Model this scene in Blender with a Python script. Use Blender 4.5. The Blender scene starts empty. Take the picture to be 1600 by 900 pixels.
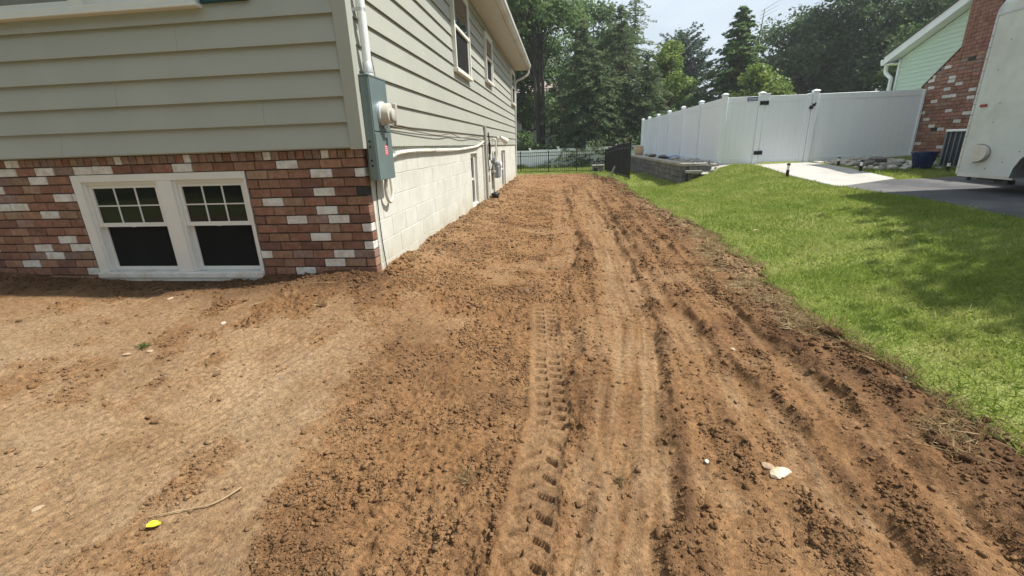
import bpy, bmesh, math, random
import numpy as np
from mathutils import Matrix, Vector

rng = np.random.default_rng(7)
random.seed(7)
SC = bpy.context.scene
COL = SC.collection

# ------------------------------------------------------------------ camera
# world: x to the right, y along the house wall away from the viewer, z up, eye level is z = 0
YAW, PITCH, ROLL, FPX = math.radians(-6.6), math.radians(17.8), math.radians(1.9), 693.0
def cam_axes():
    cy, sy, cp, sp = math.cos(YAW), math.sin(YAW), math.cos(PITCH), math.sin(PITCH)
    f = Vector((sy*cp, cy*cp, -sp)); r = Vector((cy, -sy, 0)); d = f.cross(r)
    cr, sr = math.cos(ROLL), math.sin(ROLL)
    return r*cr + d*sr, d*cr - r*sr, f
_r, _d, _f = cam_axes()
cam_data = bpy.data.cameras.new('camera')
cam_data.sensor_width = 36.0
cam_data.lens = FPX/1600.0*36.0
cam_data.clip_start = 0.05
cam_data.clip_end = 2000.0
cam = bpy.data.objects.new('camera', cam_data)
COL.objects.link(cam)
m3 = Matrix((_r, -_d, -_f)).transposed()
cam.matrix_world = m3.to_4x4()
SC.camera = cam

# ------------------------------------------------------------------ sky, sun, exposure
SUN_EL, SUN_AZ = math.radians(56.0), math.radians(5.0)      # azimuth counted from +x towards +y
sun_dir = Vector((math.cos(SUN_EL)*math.cos(SUN_AZ), math.cos(SUN_EL)*math.sin(SUN_AZ), math.sin(SUN_EL)))
world = bpy.data.worlds.new('World'); SC.world = world; world.use_nodes = True
wn, wl = world.node_tree.nodes, world.node_tree.links
wn.clear()
sky = wn.new('ShaderNodeTexSky'); sky.sky_type = 'NISHITA'; sky.sun_disc = False
sky.sun_elevation = SUN_EL
sky.sun_rotation = math.pi/2 - SUN_AZ
sky.air_density = 1.0; sky.dust_density = 2.5; sky.ozone_density = 1.0; sky.altitude = 100
# thin high cloud over the whole dome
tc = wn.new('ShaderNodeTexCoord'); mp = wn.new('ShaderNodeMapping'); mp.inputs['Scale'].default_value = (1.0, 1.0, 3.2)
cn = wn.new('ShaderNodeTexNoise'); cn.inputs['Scale'].default_value = 2.3; cn.inputs['Detail'].default_value = 7; cn.inputs['Roughness'].default_value = .58
cr_ = wn.new('ShaderNodeValToRGB'); cr_.color_ramp.elements[0].position = .36; cr_.color_ramp.elements[1].position = .72
cr_.color_ramp.elements[0].color = (.55, .55, .55, 1); cr_.color_ramp.elements[1].color = (.9, .9, .9, 1)
mix = wn.new('ShaderNodeMix'); mix.data_type = 'RGBA'
mix.inputs['B'].default_value = (8.6, 9.7, 10.7, 1)
bg = wn.new('ShaderNodeBackground'); bg.inputs['Strength'].default_value = 0.074
wo = wn.new('ShaderNodeOutputWorld')
wl.new(tc.outputs['Generated'], mp.inputs['Vector']); wl.new(mp.outputs['Vector'], cn.inputs['Vector'])
wl.new(cn.outputs['Fac'], cr_.inputs['Fac']); wl.new(cr_.outputs['Color'], mix.inputs['Factor'])
wl.new(sky.outputs['Color'], mix.inputs['A']); wl.new(mix.outputs['Result'], bg.inputs['Color']); wl.new(bg.outputs['Background'], wo.inputs['Surface'])

sd = bpy.data.lights.new('sun', 'SUN'); sd.energy = 5.0; sd.angle = math.radians(0.6); sd.color = (1.0, .945, .85)
sun = bpy.data.objects.new('sun', sd); COL.objects.link(sun)
sun.rotation_euler = sun_dir.to_track_quat('Z', 'Y').to_euler()
sun.location = (8, 2, 14)

vs = SC.view_settings
vs.view_transform = 'Standard'; vs.look = 'None'; vs.exposure = 0.50; vs.gamma = 1.0; vs.use_curve_mapping = False
SC.cycles.max_bounces = 7; SC.cycles.diffuse_bounces = 4; SC.cycles.glossy_bounces = 3; SC.cycles.transparent_max_bounces = 8
SC.cycles.use_denoising = True

# ------------------------------------------------------------------ materials
MAT = {}
def mat(name, col, rough=.8, var=.12, scale=6.0, bump=0.0, bscale=40.0, col2=None, mscale=None, metal=0.0, spec=.3, rnd=0.0, detail=5, stretch=(1,1,1), bdist=.02):
    """procedural paint / mineral: base colour, a second colour mixed in by noise, brightness noise, object-random brightness, bump"""
    m = bpy.data.materials.new(name); m.use_nodes = True
    n, l = m.node_tree.nodes, m.node_tree.links
    b = n['Principled BSDF']; b.inputs['Roughness'].default_value = rough; b.inputs['Metallic'].default_value = metal
    b.inputs['Specular IOR Level'].default_value = spec
    geo = n.new('ShaderNodeNewGeometry')
    mpn = n.new('ShaderNodeMapping'); mpn.inputs['Scale'].default_value = stretch
    l.new(geo.outputs['Position'], mpn.inputs['Vector'])
    nz = n.new('ShaderNodeTexNoise'); nz.inputs['Scale'].default_value = scale; nz.inputs['Detail'].default_value = detail; nz.inputs['Roughness'].default_value = .6
    l.new(mpn.outputs['Vector'], nz.inputs['Vector'])
    mr = n.new('ShaderNodeMapRange'); mr.inputs['From Min'].default_value = .25; mr.inputs['From Max'].default_value = .75
    mr.inputs['To Min'].default_value = 1-var; mr.inputs['To Max'].default_value = 1+var
    l.new(nz.outputs['Fac'], mr.inputs['Value'])
    fac = mr.outputs['Result']
    if rnd:
        oi = n.new('ShaderNodeObjectInfo'); mr2 = n.new('ShaderNodeMapRange')
        mr2.inputs['To Min'].default_value = 1-rnd; mr2.inputs['To Max'].default_value = 1+rnd
        l.new(oi.outputs['Random'], mr2.inputs['Value'])
        mu = n.new('ShaderNodeMath'); mu.operation = 'MULTIPLY'
        l.new(fac, mu.inputs[0]); l.new(mr2.outputs['Result'], mu.inputs[1]); fac = mu.outputs['Value']
    hsv = n.new('ShaderNodeHueSaturation'); hsv.inputs['Color'].default_value = (*col, 1)
    l.new(fac, hsv.inputs['Value'])
    if col2 is not None:
        nz2 = n.new('ShaderNodeTexNoise'); nz2.inputs['Scale'].default_value = mscale or scale*.35; nz2.inputs['Detail'].default_value = 6; nz2.inputs['Roughness'].default_value = .65
        l.new(mpn.outputs['Vector'], nz2.inputs['Vector'])
        rp = n.new('ShaderNodeValToRGB'); rp.color_ramp.elements[0].position = .42; rp.color_ramp.elements[1].position = .62
        l.new(nz2.outputs['Fac'], rp.inputs['Fac'])
        mx = n.new('ShaderNodeMix'); mx.data_type = 'RGBA'; mx.inputs['A'].default_value = (*col, 1); mx.inputs['B'].default_value = (*col2, 1)
        l.new(rp.outputs['Color'], mx.inputs['Factor']); l.new(mx.outputs['Result'], hsv.inputs['Color'])
    l.new(hsv.outputs['Color'], b.inputs['Base Color'])
    if bump:
        nb = n.new('ShaderNodeTexNoise'); nb.inputs['Scale'].default_value = bscale; nb.inputs['Detail'].default_value = 4
        l.new(mpn.outputs['Vector'], nb.inputs['Vector'])
        bp = n.new('ShaderNodeBump'); bp.inputs['Strength'].default_value = bump; bp.inputs['Distance'].default_value = bdist
        l.new(nb.outputs['Fac'], bp.inputs['Height']); l.new(bp.outputs['Normal'], b.inputs['Normal'])
    MAT[name] = m
    return m

def leafmat(name, c1, c2, c3, trans=.35, rough=.55, ns=.55):
    """foliage: three greens picked at random for each leaf, some light passing through"""
    m = bpy.data.materials.new(name); m.use_nodes = True
    n, l = m.node_tree.nodes, m.node_tree.links
    b = n['Principled BSDF']; b.inputs['Roughness'].default_value = rough; b.inputs['Specular IOR Level'].default_value = .25
    geo = n.new('ShaderNodeNewGeometry')
    rp = n.new('ShaderNodeValToRGB'); e = rp.color_ramp.elements
    e[0].position = 0.0; e[0].color = (*c1, 1); e[1].position = 1.0; e[1].color = (*c3, 1)
    k = e.new(.55); k.color = (*c2, 1)
    nz = n.new('ShaderNodeTexNoise'); nz.inputs['Scale'].default_value = ns; nz.inputs['Detail'].default_value = 3 if ns < 1 else 7
    l.new(geo.outputs['Position'], nz.inputs['Vector'])
    ma = n.new('ShaderNodeMath'); ma.operation = 'MULTIPLY_ADD'; ma.inputs[1].default_value = .55
    l.new(geo.outputs['Random Per Island'], ma.inputs[0])
    mb_ = n.new('ShaderNodeMath'); mb_.operation = 'MULTIPLY_ADD'; mb_.inputs[1].default_value = 1.5; mb_.inputs[2].default_value = -.52
    l.new(nz.outputs['Fac'], mb_.inputs[0]); l.new(mb_.outputs['Value'], ma.inputs[2])
    l.new(ma.outputs['Value'], rp.inputs['Fac']); l.new(rp.outputs['Color'], b.inputs['Base Color'])
    tr = n.new('ShaderNodeBsdfTranslucent'); l.new(rp.outputs['Color'], tr.inputs['Color'])
    mx = n.new('ShaderNodeMixShader'); mx.inputs['Fac'].default_value = trans
    l.new(b.outputs['BSDF'], mx.inputs[1]); l.new(tr.outputs['BSDF'], mx.inputs[2])
    l.new(mx.outputs['Shader'], n['Material Output'].inputs['Surface'])
    MAT[name] = m
    return m

def glassmat(name, tint=(.012, .014, .013), rough=.03, wob=.0):
    m = bpy.data.materials.new(name); m.use_nodes = True
    n, l = m.node_tree.nodes, m.node_tree.links
    b = n['Principled BSDF']; b.inputs['Base Color'].default_value = (*tint, 1); b.inputs['Roughness'].default_value = rough; b.inputs['Specular IOR Level'].default_value = .5 if wob else .28
    if wob:
        nz = n.new('ShaderNodeTexNoise'); nz.inputs['Scale'].default_value = 2.2
        bp = n.new('ShaderNodeBump'); bp.inputs['Strength'].default_value = wob; bp.inputs['Distance'].default_value = .02
        l.new(nz.outputs['Fac'], bp.inputs['Height']); l.new(bp.outputs['Normal'], b.inputs['Normal'])
    MAT[name] = m
    return m

SID = (.362, .372, .330)
mat('siding_paint', SID, .55, .05, 1.6, .04, 160, rnd=.025, col2=(.345, .356, .318), mscale=.9)
mat('white_trim', (.68, .68, .645), .45, .05, 3, .02, 90)
mat('white_sill', (.66, .66, .64), .6, .10, 9, .15, 70, col2=(.55, .50, .43), mscale=5)
mat('soffit_paint', (.50, .495, .46), .6, .05, 3)
mat('gutter_paint', (.52, .515, .48), .45, .08, 5, col2=(.42, .40, .36), mscale=2.5)
mat('roof_shingle', (.10, .095, .09), .9, .25, 9, .4, 60)
for nm, c, c2 in (('brick_red', (.228, .110, .072), (.268, .148, .104)), ('brick_rust', (.270, .145, .090), (.315, .190, .130)), ('brick_dark', (.165, .083, .060), (.21, .116, .086)), ('brick_tan', (.30, .205, .14), (.26, .16, .105)), ('brick_mauve', (.235, .150, .118), (.29, .205, .175))):
    mat(nm, c, .88, .22, 28, .5, 120, col2=c2, mscale=11, rnd=.16)
mat('brick_white', (.66, .655, .63), .8, .08, 20, .4, 90, col2=(.54, .49, .43), mscale=16, rnd=.05)
mat('brick_black', (.035, .035, .037), .7, .2, 20, .4, 90)
mat('mortar', (.115, .092, .075), .95, .2, 25, .5, 110, col2=(.075, .058, .046))
mat('green_siding', (.49, .61, .52), .5, .04, 2)
mat('white_fascia', (.76, .79, .82), .5, .04, 3)
mat('vinyl_white', (.80, .85, .89), .38, .025, 1.5, spec=.4, rnd=.012)
mat('old_vinyl', (.70, .72, .72), .5, .06, 2, col2=(.62, .65, .64), mscale=.8)
mat('black_metal', (.012, .012, .013), .4, .1, 5, spec=.4)
mat('black_plastic', (.02, .02, .021), .5, .1, 5)
mat('panel_steel', (.145, .195, .20), .42, .06, 4, .03, 60, metal=.25, spec=.5, col2=(.165, .215, .22), mscale=3)
mat('galvanised', (.56, .58, .60), .38, .08, 12, metal=.35, spec=.5)
mat('conduit_grey', (.80, .82, .83), .35, .05, 10, metal=.25, spec=.5)
mat('meter_grey', (.42, .41, .37), .5, .10, 14)
mat('meter_dome', (.50, .49, .42), .25, .06, 8, spec=.5)
mat('cable_paint', (.62, .60, .53), .6, .1, 20, .2, 80)
mat('wire_brown', (.14, .115, .09), .6, .1, 20)
mat('wire_black', (.015, .015, .015), .6, .1, 20)
mat('red_print', (.75, .09, .12), .5, .1, 20)
mat('white_print', (.80, .80, .80), .5, .05, 20)
mat('navy_print', (.045, .06, .19), .45, .1, 20)
mat('gas_grey', (.23, .25, .265), .5, .12, 12)
mat('pipe_grey', (.30, .29, .26), .6, .15, 18)
mat('concrete', (.46, .45, .42), .85, .07, 5, .25, 150, col2=(.41, .395, .365), mscale=1.7)
mat('asphalt', (.080, .080, .088), .88, .3, 60, .9, 130, col2=(.15, .147, .148), mscale=.9, bdist=.01)
mat('wall_block_grey', (.135, .135, .14), .92, .25, 16, .9, 45, col2=(.20, .19, .18), mscale=7, rnd=.22)
mat('cap_stone', (.40, .375, .33), .9, .12, 14, .5, 60, col2=(.30, .28, .25), mscale=4, rnd=.1)
mat('river_rock', (.46, .44, .40), .8, .18, 9, .35, 40, col2=(.31, .29, .265), mscale=5, rnd=.38)
mat('white_rock', (.56, .53, .475), .8, .15, 12, .5, 60, col2=(.45, .38, .29), mscale=9, rnd=.15)
mat('dark_rock', (.17, .155, .14), .8, .2, 9, .4, 40, col2=(.17, .155, .135), mscale=5, rnd=.25)
mat('blue_rock', (.13, .22, .40), .7, .2, 9, .3, 40, rnd=.3)
mat('tan_stone', (.33, .235, .155), .85, .15, 18, .4, 60, col2=(.42, .33, .24), mscale=12, rnd=.2)
mat('pale_stone', (.66, .60, .48), .75, .10, 30, .4, 60, col2=(.55, .38, .22), mscale=9)
mat('terracotta', (.58, .40, .25), .8, .1, 6)
mat('blue_glaze', (.008, .022, .095), .25, .15, 6, spec=.5)
mat('trailer_white', (.64, .69, .68), .5, .06, 7, .05, 30, col2=(.57, .60, .57), mscale=1.6)
mat('aluminium', (.55, .56, .57), .38, .1, 8, metal=.6, spec=.5)
mat('marker_red', (.28, .008, .014), .25, .1, 9, spec=.5)
mat('rubber', (.018, .018, .018), .85, .2, 20)
mat('ac_grey', (.17, .185, .20), .5, .1, 6, metal=.2)
mat('ac_dark', (.030, .040, .052), .6, .1, 6)
mat('shutter_teal', (.012, .055, .065), .5, .1, 6)
mat('far_wall', (.52, .50, .48), .8, .08, 1.5)
mat('far_roof', (.40, .34, .31), .9, .15, 3)
mat('bark', (.075, .060, .046), .95, .3, 8, .8, 14, stretch=(1, 1, .25), bdist=.05)
mat('bark_dark', (.040, .034, .028), .95, .3, 8, .8, 14, stretch=(1, 1, .25), bdist=.05)
mat('twig_grey', (.15, .13, .11), .9, .2, 9)
mat('root_tan', (.33, .245, .145), .85, .2, 40)
mat('yellow_leaf', (.56, .53, .04), .5, .12, 40)
mat('room_dark', (.020, .020, .019), .9, .1, 3)
mat('screen_grey', (.0035, .004, .004), .9, .08, 200)
mat('blind_cream', (.36, .33, .15), .8, .1, 3)
glassmat('window_glass')
glassmat('window_glass_up', (.02, .026, .03), .015, .12)

leafmat('leaf_maple', (.082, .136, .056), (.130, .206, .075), (.190, .275, .098), .5)
leafmat('leaf_dark', (.068, .116, .062), (.108, .168, .080), (.158, .225, .096), .5)
leafmat('leaf_bright', (.085, .140, .028), (.160, .240, .045), (.260, .330, .070), .42)
leafmat('needle_hemlock', (.088, .132, .072), (.138, .190, .095), (.215, .255, .115), .48)
leafmat('needle_pine', (.048, .082, .062), (.074, .118, .082), (.105, .152, .095), .4)
leafmat('grass_blade', (.155, .232, .040), (.268, .340, .068), (.490, .460, .190), .5, .55, 1.5)
leafmat('grass_wild', (.070, .105, .030), (.120, .165, .045), (.200, .220, .080), .35)
leafmat('straw', (.27, .20, .105), (.37, .285, .15), (.46, .37, .21), .3)

# ------------------------------------------------------------------ mesh helpers
WM = {}
def fastmesh(name, v, f, smooth=False):
    """v (n,3) array, f (m,k) int array, k = 3 or 4"""
    me = bpy.data.meshes.new(name)
    v = np.asarray(v, np.float32); f = np.asarray(f, np.int32)
    k = f.shape[1]
    me.vertices.add(len(v)); me.vertices.foreach_set('co', v.ravel())
    me.loops.add(f.size); me.loops.foreach_set('vertex_index', f.ravel())
    me.polygons.add(len(f)); me.polygons.foreach_set('loop_start', np.arange(0, f.size, k, dtype=np.int32))
    try: me.polygons.foreach_set('loop_total', np.full(len(f), k, np.int32))
    except Exception: pass
    if smooth: me.polygons.foreach_set('use_smooth', np.ones(len(f), bool))
    me.update(calc_edges=True)
    return me

class MB:
    def __init__(s): s.v = []; s.f = []; s.n = 0
    def add(s, v, f):
        s.v.extend([tuple(p) for p in v]); s.f.extend([tuple(i+s.n for i in q) for q in f]); s.n = len(s.v); return s
    def box(s, x0, x1, y0, y1, z0, z1):
        return s.add([(x0,y0,z0),(x1,y0,z0),(x1,y1,z0),(x0,y1,z0),(x0,y0,z1),(x1,y0,z1),(x1,y1,z1),(x0,y1,z1)],
                     [(3,2,1,0),(4,5,6,7),(0,1,5,4),(1,2,6,5),(2,3,7,6),(3,0,4,7)])
    def cbox(s, x0, x1, y0, y1, z0, z1, c=.01):
        """box with chamfered edges"""
        bm = bmesh.new(); bmesh.ops.create_cube(bm, size=1)
        for w in bm.verts: w.co = Vector(((x0+x1)/2+w.co.x*(x1-x0), (y0+y1)/2+w.co.y*(y1-y0), (z0+z1)/2+w.co.z*(z1-z0)))
        bmesh.ops.bevel(bm, geom=bm.edges[:], offset=c, segments=1, affect='EDGES')
        bm.verts.index_update()
        s.add([w.co[:] for w in bm.verts], [[w.index for w in q.verts] for q in bm.faces]); bm.free(); return s
    def prism(s, poly, axis, a, b):
        """closed outline extruded along an axis: poly in the two other axes, in order"""
        n = len(poly); P = []
        for t in (a, b):
            for p, q in poly:
                P.append({'x': (t,p,q), 'y': (p,t,q), 'z': (p,q,t)}[axis])
        F = [tuple(range(n-1,-1,-1)), tuple(range(n, 2*n))] + [(i, (i+1)%n, n+(i+1)%n, n+i) for i in range(n)]
        return s.add(P, F)
    def tube(s, pts, r, seg=8, cap=True):
        pts = [Vector(p) for p in pts]; n = len(pts)
        rs = r if isinstance(r, (list, tuple)) else [r]*n
        V = []; F = []; up = None
        for i, p in enumerate(pts):
            t = (pts[min(i+1,n-1)]-pts[max(i-1,0)]).normalized()
            if up is None: up = t.orthogonal().normalized()
            else: up = (up - t*up.dot(t)).normalized()
            sd_ = t.cross(up)
            for k in range(seg):
                a = 2*math.pi*k/seg; V.append(tuple(p + (up*math.cos(a)+sd_*math.sin(a))*rs[i]))
        for i in range(n-1):
            for k in range(seg): F.append((i*seg+k, i*seg+(k+1)%seg, (i+1)*seg+(k+1)%seg, (i+1)*seg+k))
        if cap: F.append(tuple(range(seg-1,-1,-1))); F.append(tuple((n-1)*seg+k for k in range(seg)))
        return s.add(V, F)
    def lathe(s, prof, c, axis='z', seg=20):
        """prof: (radius, height) pairs about an axis through c"""
        V = []; F = []; n = len(prof)
        for r, h in prof:
            for k in range(seg):
                a = 2*math.pi*k/seg; u, w = r*math.cos(a), r*math.sin(a)
                V.append({'z': (c[0]+u, c[1]+w, c[2]+h), 'x': (c[0]+h, c[1]+u, c[2]+w), 'y': (c[0]+w, c[1]+h, c[2]+u)}[axis])
        for i in range(n-1):
            for k in range(seg): F.append((i*seg+k, i*seg+(k+1)%seg, (i+1)*seg+(k+1)%seg, (i+1)*seg+k))
        F.append(tuple(range(seg-1,-1,-1))); F.append(tuple((n-1)*seg+k for k in range(seg)))
        return s.add(V, F)
    def mesh(s, name, smooth=False):
        me = bpy.data.meshes.new(name); me.from_pydata(s.v, [], s.f); me.update()
        bm = bmesh.new(); bm.from_mesh(me); bmesh.ops.recalc_face_normals(bm, faces=bm.faces[:]); bm.to_mesh(me); bm.free()
        if smooth:
            me.polygons.foreach_set('use_smooth', np.ones(len(me.polygons), bool))
            me.set_sharp_from_angle(angle=.72)
        return me
    def build(s, name, m, parent=None, smooth=False):
        return obj(name, s.mesh(name, smooth), m, parent)

def obj(name, me, m=None, parent=None, loc=(0,0,0), rot=(0,0,0), scale=(1,1,1)):
    o = bpy.data.objects.new(name, me); COL.objects.link(o)
    o.location = loc; o.rotation_euler = rot; o.scale = scale
    W = Matrix.LocRotScale(Vector(loc), __import__('mathutils').Euler(rot), Vector(scale))
    if m is not None and me is not None and len(me.materials) == 0: me.materials.append(MAT[m])
    if parent is not None:
        o.parent = parent; o.matrix_parent_inverse = WM[parent.name].inverted()
    WM[o.name] = W
    return o
def thing(name, loc, label, cat, group=None):
    o = obj(name, None, None, None, loc); o.empty_display_size = .1
    return tag(o, label, cat, group)
def tag(o, label, cat=None, group=None, kind=None):
    if label: o['label'] = label
    if cat: o['category'] = cat
    if group: o['group'] = group
    if kind: o['kind'] = kind
    return o

# ------------------------------------------------------------------ noise
def _hash(ix, iy, seed):
    h = (ix.astype(np.int64)*374761393 + iy.astype(np.int64)*668265263 + seed*1442695041) & 0xffffffff
    h = ((h ^ (h >> 13))*1274126177) & 0xffffffff
    return h ^ (h >> 16)
def perlin(x, y, seed=0):
    x = np.asarray(x, float); y = np.asarray(y, float)
    ix = np.floor(x); iy = np.floor(y); fx = x-ix; fy = y-iy
    ix = ix.astype(np.int64); iy = iy.astype(np.int64)
    u = fx*fx*fx*(fx*(fx*6-15)+10); v = fy*fy*fy*(fy*(fy*6-15)+10)
    def g(dx, dy):
        a = _hash(ix+dx, iy+dy, seed)*(2*math.pi/4294967296.0)
        return np.cos(a)*(fx-dx)+np.sin(a)*(fy-dy)
    n0 = g(0,0)*(1-u)+g(1,0)*u; n1 = g(0,1)*(1-u)+g(1,1)*u
    return (n0*(1-v)+n1*v)*1.5
def fbm(x, y, f, seed, octv=4, gain=.5):
    r = 0; a = 1; t = 0
    for k in range(octv):
        r = r + a*perlin(x*f, y*f, seed+k*17); t += a; a *= gain; f *= 2.03
    return r/t
def sstep(a, b, x):
    t = np.clip((np.asarray(x, float)-a)/(b-a), 0, 1); return t*t*(3-2*t)

# ------------------------------------------------------------------ lie of the land
CP = np.array([
 (-12,3.9,-1.12),(-6,3.9,-1.11),(-4.7,3.9,-1.17),(-3.8,3.9,-1.20),(-2.9,3.9,-1.17),(-2,3.9,-1.09),
 (-12,2.9,-1.32),(-6,3.2,-1.27),(-4,3.2,-1.27),(-2.6,3.2,-1.28),(-6,2,-1.40),(-4,2,-1.41),(-2,2,-1.45),(-6,0,-1.50),(-3,0,-1.50),(-12,-4,-1.6),
 (-1.7,4.0,-1.10),(-1.7,6,-1.12),(-1.7,9,-1.15),(-1.7,12,-1.15),(-1.7,15,-1.14),(-1.7,17.5,-1.15),(-1.7,20,-1.25),(-1.7,25,-1.5),
 (-1.2,4.3,-1.23),(-1.15,7,-1.23),(-1.15,10,-1.23),(-1.1,14,-1.23),(-.6,5,-1.36),(-.6,9,-1.32),(-.6,13,-1.30),
 (0,0,-1.5),(0,2,-1.47),(0,4,-1.42),(0,8,-1.36),(0,12,-1.33),(0,17,-1.38),(0,22,-1.48),(0,25,-1.52),
 (1.5,0,-1.48),(1.5,2,-1.45),(1.5,4,-1.40),(1.5,8,-1.33),(1.5,12,-1.3),(1.5,17,-1.34),(1.5,22,-1.45),
 (2.1,2,-1.42),(2.1,5,-1.36),(2.1,10,-1.28),(2.1,14,-1.25),(2.2,18,-1.30),(2.3,25.4,-1.52),
 (3.2,0,-1.33),(3.2,2,-1.31),(3.2,5,-1.22),(3.2,8,-1.14),(3.1,11,-1.12),(3.2,13.3,-1.22),(3.2,16,-1.27),(3.2,20,-1.36),(3.2,25,-1.5),
 (3.75,12.5,-1.0),(4.3,13.0,-.77),(4.25,11.8,-.87),(4.9,11,-.85),(4.3,10,-.97),(5.1,9,-.93),(5.0,5.3,-.97),(4,7,-1.05),(4,3,-1.15),(5,2,-1.05),
 (5.2,13.2,-.745),(6.5,13.2,-.735),(8,13.1,-.68),(9.1,13.1,-.62),(9,10,-.70),(7,11,-.77),(7,9.3,-.88),(6.3,8,-.93),(8,5,-.92),(7,2,-1.0),(8,-4,-1.1),
 (-20,10,-1.4),(-20,-15,-1.6),(0,-12,-1.6),(20,-15,-1.3),(20,10,-.9),(20,30,-1.0),(5,20,-.75),(8,25,-.9),(0,32,-1.62),(4,33,-1.62),(-10,30,-1.55),(0,45,-1.8),(-20,45,-1.8),(20,50,-1.5)], float)
def _tps(P):
    n = len(P); d = np.hypot(P[:,None,0]-P[None,:,0], P[:,None,1]-P[None,:,1])
    K = np.where(d > 0, d*d*np.log(np.maximum(d, 1e-9)), 0) + np.eye(n)*.02
    Q = np.c_[np.ones(n), P[:,:2]]
    A = np.zeros((n+3, n+3)); A[:n,:n] = K; A[:n,n:] = Q; A[n:,:n] = Q.T
    return np.linalg.solve(A, np.r_[P[:,2], 0, 0, 0])
_TW = _tps(CP)
def base(x, y):
    x = np.asarray(x, float); y = np.asarray(y, float); sh = x.shape; x = x.ravel(); y = y.ravel()
    z = _TW[-3]+_TW[-2]*x+_TW[-1]*y
    for i in range(len(CP)):
        d2 = (x-CP[i,0])**2+(y-CP[i,1])**2
        z = z + _TW[i]*.5*d2*np.log(np.maximum(d2, 1e-12))
    far = sstep(28, 52, np.hypot(x, y-12))
    z = np.clip(z, -2.2, -.4)*(1-far) + (-1.9)*far
    return z.reshape(sh)
def bz(x, y): return float(base(np.array([x]), np.array([y]))[0])

# ------------------------------------------------------------------ the ground
def poly_x(y, pts):
    p = np.array(pts, float); return np.interp(y, p[:,0], p[:,1])
EDGE = [(-6,2.35),(1.2,2.3),(2.0,2.17),(2.5,2.12),(3.0,2.0),(3.4,1.94),(4.2,2.04),(5,2.12),(6.2,2.14),(8,2.0),(11,1.9),(14,1.92),(17,1.95),(20,1.9),(22,1.6),(24,1.2)]
def dirt_dist(x, y):
    """metres inside the bare soil (negative on the lawn)"""
    xe = poly_x(y, EDGE) + .16*fbm(x, y, 1.3, 5, 3) + .09*perlin(x*6, y*6, 9)+.04*perlin(x*17, y*17, 19)
    far = 24.1 + .5*fbm(x, y, .7, 21, 3)
    return np.minimum(np.minimum(xe-x, far-y), np.minimum(y+3.5, x+11.5))
def in_poly_rect(x, y, x0, x1, y0, y1, s=.08):
    return sstep(0, s, np.minimum(np.minimum(x-x0, x1-x), np.minimum(y-y0, y1-y)))
def drive_left(y): return poly_x(y, [(-12,4.6),(5.3,4.98),(7.2,5.24),(8.9,5.07)])
SLAB = [(5.03,13.28),(6.62,13.28),(6.42,9.55),(5.02,8.85)]
def axis(segs):
    out = [segs[0][0]]
    for a, b, st0, st1 in segs:
        p = a
        while p < b-1e-6:
            st = st0+(st1-st0)*(p-a)/(b-a); p = min(b, p+st); out.append(p)
        if len(out) > 2 and out[-1]-out[-2] < .3*st1: out.pop(-2)
    return np.array(out)
def grid_mesh(X, Y, Z, off=0):
    ny, nx = X.shape
    v = np.stack([X.ravel(), Y.ravel(), Z.ravel()], 1)
    i = np.arange(nx*ny).reshape(ny, nx)
    f = np.stack([i[:-1,:-1], i[:-1,1:], i[1:,1:], i[1:,:-1]], -1).reshape(-1, 4)
    return v, f+off
def attr(me, name, val):
    a = me.attributes.new(name, 'FLOAT', 'POINT'); a.data.foreach_set('value', np.asarray(val, np.float32).ravel())

# lawn sheet, reaching the horizon; sunk a little under the soil, the drive and the path
gx = axis([(-400,-60,60,40),(-60,-14,6,1.5),(-14,-2,.6,.3),(-2,1.4,.3,.12),(1.4,2.6,.04,.04),(2.6,8.5,.07,.15),(8.5,20,.5,1.5),(20,60,3,8),(60,400,40,60)])
gy = axis([(-300,-40,50,20),(-40,-4,5,.6),(-4,1,.3,.08),(1,9,.075,.10),(9,15,.10,.12),(15,33,.18,.4),(33,60,1,4),(60,600,20,90)])
GX, GY = np.meshgrid(gx, gy)
DD = dirt_dist(GX, GY)
def lawn_height(x, y, dd=None):
    if dd is None: dd = dirt_dist(x, y)
    z = base(x, y) + .012*fbm(x, y, 2.3, 3, 3) + .030
    z = z - .16*sstep(-.02, .10, dd)
    return z
GZ = lawn_height(GX, GY, DD)
inhouse = in_poly_rect(GX, GY, -14, -1.75, 3.95, 17.5)
GZ = GZ - .15*inhouse
drv = sstep(.02, .12, np.minimum(np.minimum(GX-drive_left(GY), 9.2-GX), np.minimum(9.45-GY, GY+12)))
slabm = in_poly_rect(GX, GY, 5.06, 6.45, 9.0, 13.2, .05)
GZ = GZ - .12*np.maximum(drv, slabm)
def soil_nodes(m, lawn=False):
    pass
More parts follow.
